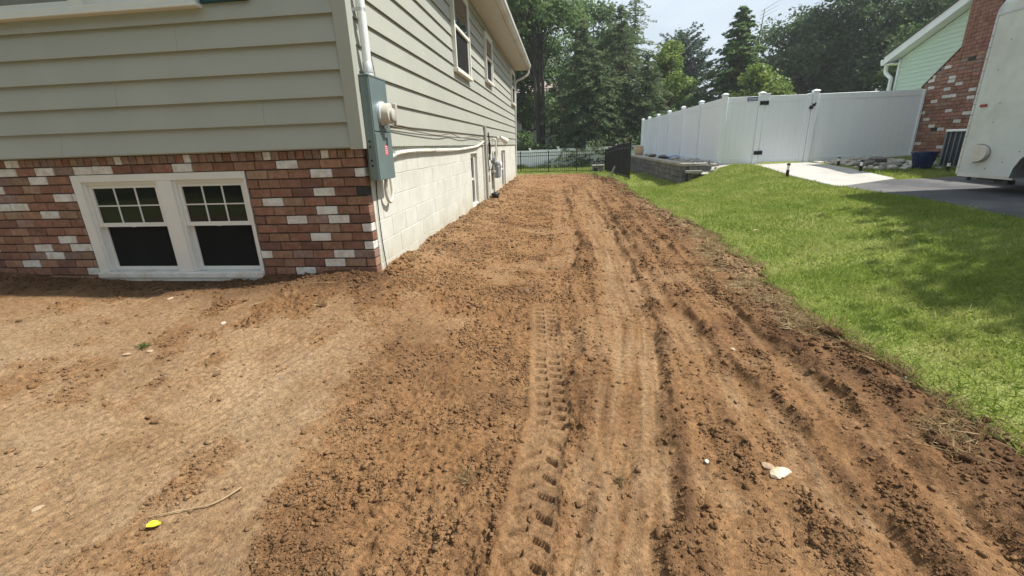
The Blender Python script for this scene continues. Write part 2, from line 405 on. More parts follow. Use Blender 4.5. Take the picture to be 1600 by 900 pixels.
def lawn_material():
    m = bpy.data.materials.new('lawn_thatch'); m.use_nodes = True
    n, l = m.node_tree.nodes, m.node_tree.links; b = n['Principled BSDF']; b.inputs['Roughness'].default_value = .95; b.inputs['Specular IOR Level'].default_value = .1
    geo = n.new('ShaderNodeNewGeometry'); nz = n.new('ShaderNodeTexNoise'); nz.inputs['Scale'].default_value = 1.1; nz.inputs['Detail'].default_value = 9; nz.inputs['Roughness'].default_value = .7
    rp = n.new('ShaderNodeValToRGB'); e = rp.color_ramp.elements
    e[0].position = .3; e[0].color = (.11, .15, .035, 1); e[1].position = .72; e[1].color = (.30, .29, .125, 1); k = e.new(.52); k.color = (.18, .22, .055, 1)
    at = n.new('ShaderNodeAttribute'); at.attribute_name = 'bare'
    mx = n.new('ShaderNodeMix'); mx.data_type = 'RGBA'; mx.inputs['B'].default_value = (.13, .08, .042, 1)
    l.new(geo.outputs['Position'], nz.inputs['Vector']); l.new(nz.outputs['Fac'], rp.inputs['Fac']); l.new(rp.outputs['Color'], mx.inputs['A']); l.new(at.outputs['Fac'], mx.inputs['Factor'])
    l.new(mx.outputs['Result'], b.inputs['Base Color'])
    n2 = n.new('ShaderNodeTexNoise'); n2.inputs['Scale'].default_value = 60; bp = n.new('ShaderNodeBump'); bp.inputs['Strength'].default_value = .8; bp.inputs['Distance'].default_value = .03
    l.new(geo.outputs['Position'], n2.inputs['Vector']); l.new(n2.outputs['Fac'], bp.inputs['Height']); l.new(bp.outputs['Normal'], b.inputs['Normal'])
    MAT['lawn_thatch'] = m
lawn_material()
v, f = grid_mesh(GX, GY, GZ)
me = fastmesh('lawn', v, f, True); attr(me, 'bare', sstep(-.10, .02, DD))
lawn = tag(obj('lawn', me, 'lawn_thatch'), 'green mown lawn sloping up from the bare soil to the driveway', None, None, 'structure')

# ---- bare soil
T1 = [(1.0,.14),(1.24,.16),(1.53,.24),(1.93,.33),(2.54,.45),(3.57,.59),(5.76,.66),(9,.60),(13,.52),(18,.5)]
T2 = [(.9,1.22),(1.35,1.20),(1.84,1.13),(2.49,1.05),(3.2,.98),(4.67,.91),(8.2,.86),(13,.93),(18,.9)]
T3 = [(4.4,-.1),(6.4,.10),(8.7,.04),(13,-.12),(18,-.1)]
T4 = [(.9,1.62),(1.4,1.62),(2.5,1.52),(4,1.42),(6,1.40)]
TY = [(.9,-.17),(1.21,-.14),(1.41,-.125),(1.65,-.11),(1.91,-.085),(2.23,-.05),(2.74,-.09),(3.23,-.115),(3.97,-.16)]
DRY = [(-4,-1.0),(1.13,-1.2),(1.3,-1.24),(1.53,-1.27),(1.87,-1.27),(2.12,-1.32),(2.43,-1.37),(2.96,-1.42),(3.39,-1.70),(3.9,-2.2)]
def lumps(x, y, cell, seed, prob):
    """crumbs: one rounded lump in some of the cells of a grid"""
    gx_ = np.floor(x/cell).astype(np.int64); gy_ = np.floor(y/cell).astype(np.int64); h = np.zeros_like(x)
    for i in (-1, 0, 1):
        for j in (-1, 0, 1):
            a = _hash(gx_+i, gy_+j, seed)/4294967296.0; b = _hash(gx_+i, gy_+j, seed+101)/4294967296.0; c = _hash(gx_+i, gy_+j, seed+202)/4294967296.0
            cx = (gx_+i+a)*cell; cy = (gy_+j+b)*cell; R = cell*(.28+.34*((c*7.31) % 1.0))*(c < prob)
            h = np.maximum(h, np.sqrt(np.maximum(0, R*R-(x-cx)**2-(y-cy)**2)))
    return h
def band(x, y, path, w, y0, y1, ns, edge=.07):
    wob = .05*perlin(x*2.1, y*2.1, ns) + .035*perlin(x*9, y*5, ns+3)
    d = np.abs(x-poly_x(y, path)) - w + wob
    m = 1-sstep(-edge, edge*.4, d)
    return m*sstep(y0, y0+.5, y)*(1-sstep(y1-1.0, y1, y)), d
def soil(x, y):
    """returns height offset above base(), dryness 0..1, dampness plus painted wall-foot shade 0..1, roughness 0..1"""
    n1 = fbm(x, y, .9, 11, 4); n2 = fbm(x, y, 3.1, 31, 4); n3 = fbm(x, y, 9.0, 41, 3)
    # swept patches
    dl = poly_x(y, DRY) + .22*fbm(x, y, 2.0, 33, 5, .6) + .05*n3 + .06*perlin(x*3.3, y*3.3, 77)
    left = sstep(-.10, .12, dl-x+.09*n3)*(1-sstep(3.72, 3.9, y))
    leftrough = sstep(.10, .34, n2*.8+.45*fbm(x, y, 1.6, 63, 3)+.30*np.exp(-((y-2.35-.9*(x+3.35))/.30)**2))
    leftsm = left*(1-.85*leftrough)
    t1, d1 = band(x, y, T1, .215, .2, 13, 51)
    t2, d2 = band(x, y, T2, .13, .2, 14, 52)
    t3, d3 = band(x, y, T3, .20, 4.8, 16, 53)
    t4, d4 = band(x, y, T4, .07, .2, 5, 54)
    stk = perlin((x-poly_x(y, T1))*17, y*.7, 58)+.6*perlin((x-poly_x(y, T1))*41, y*1.1, 59)
    brk = 1-.80*sstep(.02, .22, fbm(x, y, 1.8, 71, 4))
    tr = np.maximum.reduce([t1*(1-.3*sstep(.15,.35,fbm(x,y,2.4,72,4))), .9*t2*brk, .9*t3*brk, .7*t4*brk])
    patch = .85*sstep(.18, .32, fbm(x, y, 1.15, 81, 4))*(1-sstep(1.25, 1.5, x))
    st = y; ty = poly_x(y, TY); tt = x-ty + .01*perlin(x*9, y*9, 3)
    tym = (1-sstep(.088, .125, np.abs(tt)+.02*n3))*sstep(.7, .9, y)*(1-sstep(3.6, 3.95, y))
    tyg = tym*(1-.9*np.exp(-((y-2.02)/.09)**2))*(1-.9*np.exp(-((y-3.0)/.15)**2))
    tym = tym*(1-.65*sstep(.05, .30, n2+.4*n3))
    smooth = np.clip(np.maximum.reduce([leftsm, tr, patch*.8, tym*.97]), 0, 1)
    # everything right of the tyre print was dragged lengthwise
    right = sstep(.12, .35, x-ty); ur = x-.7*(poly_x(y, T1)-.5)+.03*n2
    S = perlin(ur*6.5, y*.42, 201)+.7*perlin(ur*15, y*.8, 202)+.35*perlin(ur*33, y*1.5, 203)
    smooth = np.clip(np.maximum(smooth, right*sstep(.12, -.30, S)*.9), 0, 1)
    rims = np.zeros_like(x)
    for t_, d_, p_, k_ in ((t1, d1, T1, 1.0), (t2, d2, T2, .8), (t3, d3, T3, .6)):
        rims = np.maximum(rims, k_*np.exp(-((d_-.035)/.045)**2)*np.where(x > poly_x(y, p_), 1, .35)*sstep(.2, .7, y)*(1-sstep(11, 14, y)))
    rough = np.clip(np.maximum(1-smooth, rims*sstep(-.25, .2, fbm(x, y, 3.0, 111, 3))), 0, 1)
    # ridged crumbs for the loose soil
    def bil(f, s): return 1-2*np.abs(perlin(x*f, y*f, s))
    wx = x+.012*perlin(x*31, y*31, 97)+.02*perlin(x*11, y*11, 99); wy = y+.012*perlin(x*31+7, y*31, 98)+.02*perlin(x*11+5, y*11, 90)
    crumb = .012*perlin(x*4.3, y*4.3, 91)+.007*(bil(8.5, 92)-.4)+.80*lumps(wx, wy, .027, 5, .85)+.55*lumps(wx, wy, .050, 6, .25+.4*sstep(-.1, .4, n2))+.28*lumps(wx, wy, .09, 7, .08+.16*sstep(.1, .5, n1))-.009
    amp = .40+1.25*sstep(-.22, .42, fbm(x, y, 1.0, 95, 4))
    z = .022*n1 + .010*n2 + right*.011*S + rough*crumb*amp + .0035*smooth*n3 + .0030*smooth*perlin(x*45, y*45, 96) + smooth*(1-tym)*(.30+.5*sstep(0, .4, n2))*lumps(x, y, .024, 15, .28)*.7
    # ruts pressed by the machine: sunk, with length-wise scratches and a broken ridge on the rim
    for t, d, w, p in ((t1, d1, .25, T1), (t2, d2, .13, T2), (t3, d3, .2, T3), (t4, d4, .07, T4)):
        u = x-poly_x(y, p)
        z = z - .020*t + t*(.008*perlin(u*17, y*.9, 101)+.004*perlin(u*50, y*1.6, 102))
        rim = np.exp(-((d-.035)/.040)**2)*sstep(.2, .7, y)*(1-sstep(11, 14, y))
        z = z + rim*np.where(u > 0, .030, .008)*(.35+1.0*sstep(-.2, .3, fbm(x, y, 3.0, 111, 3))) + rim*.55*lumps(x, y, .038, 25, .6)*np.where(u > 0, 1, .4)
    # tyre print: two rows of lugs set half a step apart
    pitch = np.where(y > 2.02, .088, .118)
    side = tt > 0
    ph = (st + np.where(side, .5, 0)*pitch + np.abs(tt)*np.where(y > 2.02, .12, .55))/pitch
    ph = ph-np.floor(ph)
    wd_ = np.where(y > 2.02, .46, np.where(side, .34, .24))
    lug = sstep(.03, .075, ph)*(1-sstep(wd_, wd_+.05, ph))*sstep(.008, .016, np.abs(tt))*(1-sstep(.078, .088, np.abs(tt)))
    z = z + tyg*(-.012 - np.where(y > 2.02, .052, np.where(side, .030, .036))*lug*np.clip(.95+.4*n2, .5, 1.15)) + .020*np.exp(-((np.abs(tt)-.125)/.022)**2)*sstep(.7,.9,y)*(1-sstep(3.5,3.9,y))*(.5+.8*n3)
    # bars left by a steel track on the dry side
    ux, uy = .39, .92
    al = (x+2.42)*ux+(y-2.14)*uy; ac = (x+2.42)*uy-(y-2.14)*ux
    for (a0, c0, la, wc, dep) in ((0,.12,.30,.40,.016),(.60,-.05,.34,.42,.012),(-.5,-.9,.35,.4,.006),(-.75,.25,.3,.4,.006)):
        mk = np.exp(-((al-a0)/la)**4-((ac-c0)/wc)**4)*left
        z = z + mk*dep*(np.sin((ac+.006*n3)*2*math.pi/.064)-.2)*(.5+.7*sstep(-.3,.4,n3+n2))
    # heaped against the foundations
    wl_ = np.exp(-np.maximum(x+1.72, 0)/.30)*(y > 3.9)
    z = z + wl_*(.05*fbm(x, y, 2.6, 121, 4)+.035*np.abs(perlin(x*7, y*7, 122))-.01)
    wf = np.exp(-np.maximum(3.9-y, 0)/.22)*(x < -1.65)*(y < 3.95)
    z = z + wf*(.022*np.abs(perlin(x*5, y*5, 123)))*1.0
    # torn lip along the lawn
    ld = poly_x(y, EDGE)-x
    z = z + .035*np.exp(-((ld-.16)/.10)**2)*sstep(-.1, .4, fbm(x, y, 3.4, 131, 3))
    strw = sstep(.42, .12, ld+.10*n2)*sstep(3.3, 4.0, y)*(1-sstep(9, 13, y))
    dry = np.clip(np.maximum.reduce([strw*(.62+.4*n2), left*(.74+.45*n2+.35*n1-.62*leftrough-.30*sstep(2.8, 3.5, y)), tr*(.30+.30*n2+.40*stk)*(1-.35*sstep(4, 9, y)), patch*.32, tym*.30, .5*sstep(3.8,5.0,y)*np.exp(-np.maximum(x+1.72,0)/.5)])+.10*n3, 0, 1)
    damp_shade = np.clip(.45*sstep(.0, .35, fbm(x, y, 1.4, 141, 4))*(1-dry)+.34*right*sstep(.0, .5, S)*(1-tr)+.45*rims+ .50*sstep(.95, .3, ld)*(1-tr)*(1-dry)*sstep(-.3, .3, n2+.25)*(1-.8*strw) + .80*sstep(.55, .15, 3.9-y+.15*n2)*(x < -1.6)*(y < 3.95), 0, 1)  # last term: damp soil plus house shade painted along the front wall
    return z, dry, damp_shade, rough
def soil_material():
    m = bpy.data.materials.new('soil'); m.use_nodes = True
    n, l = m.node_tree.nodes, m.node_tree.links; b = n['Principled BSDF']; b.inputs['Roughness'].default_value = .95; b.inputs['Specular IOR Level'].default_value = .12
    geo = n.new('ShaderNodeNewGeometry')
    def mixc(fac, A, B):
        mx = n.new('ShaderNodeMix'); mx.data_type = 'RGBA'
        for s, k in ((A, 'A'), (B, 'B')):
            if isinstance(s, tuple): mx.inputs[k].default_value = (*s, 1)
            else: l.new(s, mx.inputs[k])
        l.new(fac, mx.inputs['Factor']); return mx.outputs['Result']
    def noise(sc, det, lo, hi, ro=.65):
        z = n.new('ShaderNodeTexNoise'); z.inputs['Scale'].default_value = sc; z.inputs['Detail'].default_value = det; z.inputs['Roughness'].default_value = ro
        l.new(geo.outputs['Position'], z.inputs['Vector'])
        r = n.new('ShaderNodeMapRange'); r.inputs['From Min'].default_value = lo; r.inputs['From Max'].default_value = hi; l.new(z.outputs['Fac'], r.inputs['Value']); return r.outputs['Result'], z.outputs['Fac']
    dry = n.new('ShaderNodeAttribute'); dry.attribute_name = 'dry'; damp_shade = n.new('ShaderNodeAttribute'); damp_shade.attribute_name = 'damp_shade'
    f1, _ = noise(1.9, 6, .35, .65); f2, raw2 = noise(26, 5, .32, .68); f3, raw3 = noise(140, 3, .3, .7)
    brown = mixc(f1, (.194, .104, .048), (.232, .133, .065))
    tan = mixc(f1, (.262, .176, .099), (.304, .217, .132))
    c = mixc(dry.outputs['Fac'], brown, tan)
    c = mixc(damp_shade.outputs['Fac'], c, (.106, .058, .030))
    h = n.new('ShaderNodeHueSaturation'); l.new(c, h.inputs['Color'])
    a1 = n.new('ShaderNodeMath'); a1.operation = 'MULTIPLY_ADD'; a1.inputs[1].default_value = .42; a1.inputs[2].default_value = .62; l.new(f2, a1.inputs[0])
    a2 = n.new('ShaderNodeMath'); a2.operation = 'MULTIPLY_ADD'; a2.inputs[1].default_value = .42; l.new(f3, a2.inputs[0]); l.new(a1.outputs['Value'], a2.inputs[2])
    vo = n.new('ShaderNodeTexVoronoi'); vo.inputs['Scale'].default_value = 62; l.new(geo.outputs['Position'], vo.inputs['Vector'])
    sc_ = n.new('ShaderNodeSeparateColor'); l.new(vo.outputs['Color'], sc_.inputs['Color'])
    a3 = n.new('ShaderNodeMath'); a3.operation = 'MULTIPLY_ADD'; a3.inputs[1].default_value = .40; l.new(sc_.outputs['Red'], a3.inputs[0])
    a4 = n.new('ShaderNodeMath'); a4.operation = 'SUBTRACT'; a4.inputs[1].default_value = .20; l.new(a2.outputs['Value'], a4.inputs[0]); l.new(a4.outputs['Value'], a3.inputs[2])
    l.new(a3.outputs['Value'], h.inputs['Value']); l.new(h.outputs['Color'], b.inputs['Base Color'])
    bp = n.new('ShaderNodeBump'); bp.inputs['Strength'].default_value = .75; bp.inputs['Distance'].default_value = .012; l.new(raw3, bp.inputs['Height'])
    bp2 = n.new('ShaderNodeBump'); bp2.inputs['Strength'].default_value = .55; bp2.inputs['Distance'].default_value = .03; l.new(raw2, bp2.inputs['Height']); l.new(bp.outputs['Normal'], bp2.inputs['Normal'])
    l.new(bp2.outputs['Normal'], b.inputs['Normal'])
    MAT['soil'] = m
soil_material()
V = []; Fc = []; A1 = []; A2 = []; nv = 0
for xs, ys in ((axis([(-12,-6.2,.25,.08),(-6.2,-3.4,.044,.024),(-3.4,-1.9,.016,.0105),(-1.9,-.34,.0102,.0102),(-.34,.06,.0052,.0052),(.06,2.45,.0102,.0102)]), axis([(-3.6,.3,.12,.06),(.3,1.0,.05,.014),(1.0,2.4,.0068,.0076),(2.4,3.96,.0078,.0115)])),
               (axis([(-1.80,2.45,.014,.014)]), axis([(3.96,9.0,.011,.024)])),
               (axis([(-1.80,2.45,.028,.028)]), axis([(9.0,25.2,.024,.07)]))):
    X, Y = np.meshgrid(xs, ys)
    h, dry, damp_shade, ro = soil(X, Y)
    dd = dirt_dist(X, Y)
    Z = base(X, Y)+h-.075*sstep(.04, -.14, dd)
    v, f = grid_mesh(X, Y, Z, nv)
    keep = (dd.ravel() > -.30)
    fk = keep[(f-nv)].all(1)
    V.append(v); Fc.append(f[fk]); A1.append(dry.ravel()); A2.append(damp_shade.ravel()); nv += len(v)
V = np.concatenate(V); Fc = np.concatenate(Fc); A1 = np.concatenate(A1); A2 = np.concatenate(A2)
me = fastmesh('bare_soil', V, Fc, False); attr(me, 'dry', A1); attr(me, 'damp_shade', A2)
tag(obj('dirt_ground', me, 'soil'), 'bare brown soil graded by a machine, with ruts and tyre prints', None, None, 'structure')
def soil_z(x, y):
    x = np.atleast_1d(np.asarray(x, float)); y = np.atleast_1d(np.asarray(y, float))
    return base(x, y)+soil(x, y)[0]

# crumbs and clods lying loose on the soil: nobody could count them
def ico():
    bm = bmesh.new(); bmesh.ops.create_icosphere(bm, subdivisions=1, radius=1.0); bm.verts.index_update()
    v = np.array([w.co[:] for w in bm.verts]); f = np.array([[w.index for w in q.verts] for q in bm.faces]); bm.free(); return v, f
ICO_V, ICO_F = ico()
OCT_V = np.array([(1,0,0),(-1,0,0),(0,1,0),(0,-1,0),(0,0,1),(0,0,-1)], float); OCT_F = np.array([(0,2,4),(2,1,4),(1,3,4),(3,0,4),(2,0,5),(1,2,5),(3,1,5),(0,3,5)])
def scatter_lumps(name, px, py, pz, size, m, seed, flat=.7, extra=None, oct_=False):
    ICO_V, ICO_F = (OCT_V, OCT_F) if oct_ else (globals()['ICO_V'], globals()['ICO_F'])
    r = np.random.default_rng(seed); n = len(px)
    jit = 1+r.uniform(-.48, .42, (n, len(ICO_V)))
    sc = size[:,None]*r.uniform(.50, 1.55, (n, 3))*np.array([1, 1, flat])
    a = r.uniform(0, 6.28, n); ca, sa = np.cos(a)[:,None], np.sin(a)[:,None]
    P = ICO_V[None]*jit[...,None]*sc[:,None,:]
    X = P[...,0]*ca-P[...,1]*sa; Y = P[...,0]*sa+P[...,1]*ca
    P = np.stack([X+px[:,None], Y+py[:,None], P[...,2]+pz[:,None]], -1).reshape(-1, 3)
    F = (ICO_F[None]+(np.arange(n)*len(ICO_V))[:,None,None]).reshape(-1, 3)
    me = fastmesh(name, P, F)
    if extra is not None:
        for k, val in extra.items(): attr(me, k, np.repeat(val, len(ICO_V)))
    return obj(name, me, m)
def clods():
    r = np.random.default_rng(3)
    PX = []; PY = []; SZ = []
    for n, y0, y1, x0, x1, s0, sig, smin, smax in ((6000, .95, 3.9, -5.5, 2.2, .0090, .40, .006, .020), (4500, 3.9, 9, -1.66, 2.15, .011, .40, .007, .022), (3500, 9, 24, -1.66, 2.0, .015, .40, .010, .028), (250, 1.0, 9, -3.5, 2.15, .017, .35, .014, .030)):
        y = y0+(y1-y0)*r.random(n)**1.25; x = r.uniform(x0, x1, n)
        dd = dirt_dist(x, y); h, dry, damp_shade, ro = soil(x, y)
        cl = sstep(-.25, .35, fbm(x, y, 2.2, 151, 3))
        k = (dd > .02) & (r.random(n) < (.06+ro*1.0)*(.25+cl)) & ~((y > 3.87) & (x < -1.66))
        k &= ~((x < -1.05*y-1.4) & (y < 3)) & ~((np.abs(x-poly_x(y, TY)) < .12) & (y < 3.8))
        PX.append(x[k]); PY.append(y[k]); SZ.append(np.clip(s0*np.exp(r.normal(0, sig, k.sum())), smin, smax))
    # a line of broken lumps along the torn edge of the turf and under the wall
    n = 2000; y = r.uniform(1.2, 20, n)**1.0; x = poly_x(y, EDGE)-np.abs(r.normal(.12, .12, n)); PX.append(x); PY.append(y); SZ.append(np.clip(.010*np.exp(r.normal(0, .55, n)), .005, .028))
    n = 1500; y = r.uniform(3.95, 17, n); x = -1.70+np.abs(r.normal(0, .12, n)); PX.append(x); PY.append(y); SZ.append(np.clip(.012*np.exp(r.normal(0, .5, n)), .005, .03))
    n = 900; x = r.uniform(-6, -1.7, n); y = 3.87-np.abs(r.normal(0, .12, n)); PX.append(x); PY.append(y); SZ.append(np.clip(.007*np.exp(r.normal(0, .5, n)), .004, .025))
    x = np.concatenate(PX); y = np.concatenate(PY); s = np.concatenate(SZ)
    h, dry, damp_shade, ro = soil(x, y)
    z = base(x, y)+h+s*.25
    o = scatter_lumps('soil_clods', x, y, z, s, 'soil', 4, .72, {'dry': np.clip(dry*.8+r.normal(0, .12, len(x)), 0, 1), 'damp_shade': np.clip(damp_shade+r.normal(.05, .22, len(x)), 0, 1)})
    tag(o, 'loose clods of brown soil scattered over the bare ground', 'soil', None, 'stuff')
    PX = []; PY = []; SZ = []
    for n, y0, y1, x0, x1, s0, sig, smin, smax, lo in ((225000, 1.0, 3.9, -4.8, 2.25, .0048, .48, .0026, .014, .035), (48000, 3.9, 7.5, -1.66, 2.15, .0085, .40, .005, .017, .04), (16000, 7.5, 14, -1.66, 2.05, .014, .35, .008, .022, .05)):
        y = y0+(y1-y0)*r.random(n)**1.35; x = r.uniform(x0, x1, n)
        k = (dirt_dist(x, y) > .02) & ~((x < -1.05*y-1.15) & (y < 3.4)) & ~((x > 1.05*y+.35))
        x, y = x[k], y[k]
        h, dry, damp_shade, ro = soil(x, y)
        cl = sstep(-.30, .38, fbm(x, y, 2.3, 155, 5, .6)+.25*perlin(x*14, y*14, 156))
        inpr = (np.abs(x-poly_x(y, TY)) < .125) & (y < 3.8)
        k = (r.random(len(x)) < np.clip(lo+(ro**1.5)*(.12+.85*cl), 0, 1)) & ~(inpr & (r.random(len(x)) < .93))
        PX.append(x[k]); PY.append(y[k]); SZ.append(np.clip(s0*(.52+.50*cl[k])*np.exp(r.normal(0, sig*1.15, k.sum())), smin*.8, smax))
    x = np.concatenate(PX); y = np.concatenate(PY); s = np.concatenate(SZ)
    h, dry, damp_shade, ro = soil(x, y)
    print('crumbs', len(x))
    o = scatter_lumps('soil_crumbs', x, y, base(x, y)+h+s*.18, s, 'soil', 14, .78, {'dry': np.clip(dry+r.normal(.10, .16, len(x)), 0, 1), 'damp_shade': np.clip(damp_shade+r.normal(-.05, .20, len(x)), 0, 1)}, True)
    tag(o, 'fine crumbs of brown soil covering the loose parts of the bare ground', 'soil', None, 'stuff')
clods()

# grass blades
def blades(name, x, y, z, h, w, m, seed, lean=.45, label=None, cat='grass'):
    r = np.random.default_rng(seed); n = len(x)
    a = r.uniform(0, 6.28, n); b = r.uniform(0, 6.28, n); ln = np.abs(r.normal(0, lean, n))
    dx, dy = np.cos(a)*w/2, np.sin(a)*w/2
    tx, ty = np.cos(b)*h*ln, np.sin(b)*h*ln
    hz = h/np.sqrt(1+ln**2)
    P = np.empty((n, 4, 3))
    P[:,0] = np.stack([x-dx, y-dy, z], 1); P[:,1] = np.stack([x+dx, y+dy, z], 1)
    P[:,2] = np.stack([x+dx*.7+tx*.4, y+dy*.7+ty*.4, z+hz*.62], 1); P[:,3] = np.stack([x+tx, y+ty, z+hz], 1)
    F = (np.array([[0,1,2],[0,2,3]])[None]+(np.arange(n)*4)[:,None,None]).reshape(-1, 3)
    o = obj(name, fastmesh(name, P.reshape(-1, 3), F), m)
    if label: tag(o, label, cat, None, 'stuff')
    return o
def grass():
    r = np.random.default_rng(12)
    X = []; Y = []; H = []; Wd = []
    for n, x0, x1, y0, y1, h, w in ((112000, 1.75, 5.4, 1.5, 4.6, .040, .0056), (80000, 1.75, 5.4, 4.6, 9, .040, .0084), (52000, 1.7, 5.2, 9, 13.4, .042, .011), (30000, -1.8, 3.3, 13.4, 25.5, .055, .016), (24000, -4, 4.2, 24, 33, .075, .028), (16000, 6.2, 8.6, 9.3, 11.6, .06, .010), (9000, 3.5, 9, -1, 1.4, .05, .007)):
        x = r.uniform(x0, x1, n); y = r.uniform(y0, y1, n)
        dd = dirt_dist(x, y)
        thin = sstep(.42, .05, fbm(x, y, 3.0, 161, 3))*.35
        pr = sstep(.05, -.10, dd)*(.55+.45*sstep(-.05, -.4, dd))*(1-thin)
        k = r.random(n) < pr
        k &= ~((x > drive_left(y)) & (y < 9.0)) & ~((x > 5.05) & (x < 6.45) & (y > 8.9))
        k &= ~((y > 9) & (y < 9.5) & (x > 5) )
        k &= ~((x > 3.28) & (y > 12.85) & (x < 4.5) & (y < 30))
        k &= ~((y > 13.15) & (x > 4.2) & (y < 30))
        k &= ~((x > 6.4) & (y > 10.3+.25*(8.6-x)))
        X.append(x[k]); Y.append(y[k]); m_ = k.sum()
        H.append(h*np.exp(r.normal(0, .28, m_))*(1+.5*sstep(-.15, 0, dd[k])*r.random(m_))); Wd.append(np.full(m_, w)*r.uniform(.7, 1.4, m_))
    x = np.concatenate(X); y = np.concatenate(Y); h = np.concatenate(H); w = np.concatenate(Wd)
    z = base(x, y)+.012*fbm(x, y, 2.3, 3, 3)+.022
    blades('lawn_grass', x, y, z, h, w, 'grass_blade', 5, .75, 'short bright green grass of the neighbouring lawn')
    # long dry cut grass and straw lying along the torn edge
    n = 36000; y = 1.3+15*r.random(n)**1.2; x = poly_x(y, EDGE)+r.normal(-.10, .17, n)
    k = r.random(n) < sstep(.05, .35, fbm(x, y, 2.2, 171, 4)+.30*np.exp(-((y-5.0)/1.8)**2)-.05)
    x, y = x[k], y[k]
    blades('dry_grass', x, y, soil_z(x, y)+.006, r.uniform(.018, .055, len(x)), r.uniform(.0018, .0032, len(x))*(1+y/5), 'straw', 6, 2.2, 'dry straw-coloured grass strewn along the torn edge of the lawn')
    n = 2600; y = r.uniform(1.0, 10, n); x = r.uniform(-4.5, 2.1, n); x = np.where(y > 3.85, np.maximum(x, -1.6), x)
    k = r.random(n) < sstep(.0, .4, fbm(x, y, 1.9, 181, 3)); x, y = x[k], y[k]
    blades('soil_straw', x, y, soil_z(x, y)+.004, r.uniform(.02, .07, len(x)), r.uniform(.002, .0035, len(x)), 'straw', 8, 4.0, 'bits of straw and rootlets lying on the bare soil')
    # tall grass at the foot of the far fence
    n = 9000; x = r.uniform(-5, 4, n); y = 31.6+np.abs(r.normal(0, .2, n))*-1; z = base(x, y)
    blades('fence_foot_grass', x, y, z, r.uniform(.10, .45, n)*(.5+.5*sstep(-.3,.4,fbm(x,y,.9,5,3))), np.full(n, .03), 'grass_wild', 9, .3, 'tall unmown grass along the foot of the far white fence')
grass()

# ---- driveway, path, gravel bed
ys = axis([(-12,3,.8,.3),(3,9.46,.15,.15)])
rows = []
for yy in ys:
    a = float(drive_left(yy)) if yy < 8.95 else 5.02+(yy-8.95)*2.0
    rows.append([(a+(9.22-a)*t, yy) for t in np.linspace(0, 1, 28)])
R_ = np.array(rows)
Z = base(R_[...,0], R_[...,1])+.030+.004*fbm(R_[...,0], R_[...,1], 2, 9, 2)
v, f = grid_mesh(R_[...,0], R_[...,1], Z)
n0 = len(v); v2 = v.copy(); v2[:,2] -= .09
nx = R_.shape[1]; ny = R_.shape[0]; idx = np.arange(n0).reshape(ny, nx)
loop = np.r_[idx[0,:], idx[1:,-1], idx[-1,-2::-1], idx[-2:0:-1,0]]
side = np.array([[loop[i], loop[i]+n0, loop[(i+1)%len(loop)]+n0, loop[(i+1)%len(loop)]] for i in range(len(loop))])
me = fastmesh('driveway', np.r_[v, v2], np.r_[f, side])
tag(obj('driveway', me, 'asphalt'), 'dark grey asphalt driveway under the white trailer', None, None, 'structure')
path = obj('path', None); tag(path, 'pale concrete path leading from the driveway to the white gate', None, None, 'structure'); path.empty_display_size = .1
def lerp2(a, b, t): return (a[0]+(b[0]-a[0])*t, a[1]+(b[1]-a[1])*t)
cuts = [0, .30, .62, 1.0]
for i in range(3):
    t0, t1 = cuts[i]+.0015, cuts[i+1]-.0015
    q = [lerp2(SLAB[0], SLAB[3], t0), lerp2(SLAB[1], SLAB[2], t0), lerp2(SLAB[1], SLAB[2], t1), lerp2(SLAB[0], SLAB[3], t1)]
    top = [(x, y, bz(x, y)+.048) for x, y in q]; bot = [(x, y, z-.14) for x, y, z in top]
    bm = bmesh.new(); tv = [bm.verts.new(p) for p in top]; bv = [bm.verts.new(p) for p in bot]
    bm.faces.new(tv); bm.faces.new(bv[::-1])
    for k in range(4): bm.faces.new((tv[k], bv[k], bv[(k+1)%4], tv[(k+1)%4]))
    bmesh.ops.recalc_face_normals(bm, faces=bm.faces[:])
    bmesh.ops.bevel(bm, geom=[e for e in bm.edges if e.verts[0] in tv and e.verts[1] in tv], offset=.012, segments=1, affect='EDGES')
    me = bpy.data.meshes.new('slab'); bm.to_mesh(me); bm.free(); obj('slab', me, 'concrete', path)
# raised bed of stones between the retaining wall and the fence
xs = axis([(3.5,4.6,.06,.06)]); ys = axis([(12.75,14,.06,.06),(14,26,.1,.2)])
X, Y = np.meshgrid(xs, ys)
Z = np.maximum(-.66+.02*fbm(X, Y, 5, 4, 2), -9) - .25*sstep(13.15, 12.75, Y)*sstep(3.6,4.3,X)*0
Z = np.where(Y < 13.2, np.maximum(-.67-.5*(13.2-Y), base(X, Y)-.03), Z)
v, f = grid_mesh(X, Y, Z); mat('gravel', (.34, .325, .30), .9, .3, 30, .9, 30, col2=(.46, .44, .41), mscale=16)
tag(obj('gravel_bed', fastmesh('gravel_bed', v, f), 'gravel'), 'raised bed of stones behind the grey retaining wall', None, None, 'structure')

# ------------------------------------------------------------------ the house on the left
XS, YF, YB = -1.70, 3.85, 17.5          # side siding plane, front siding plane, far end
XM, YM = -1.725, 3.90                   # masonry planes
XL = -9.0
house = thing('house', (-5, 10, -1.3), 'tan clapboard house with brick and painted block foundation on the left', 'house')

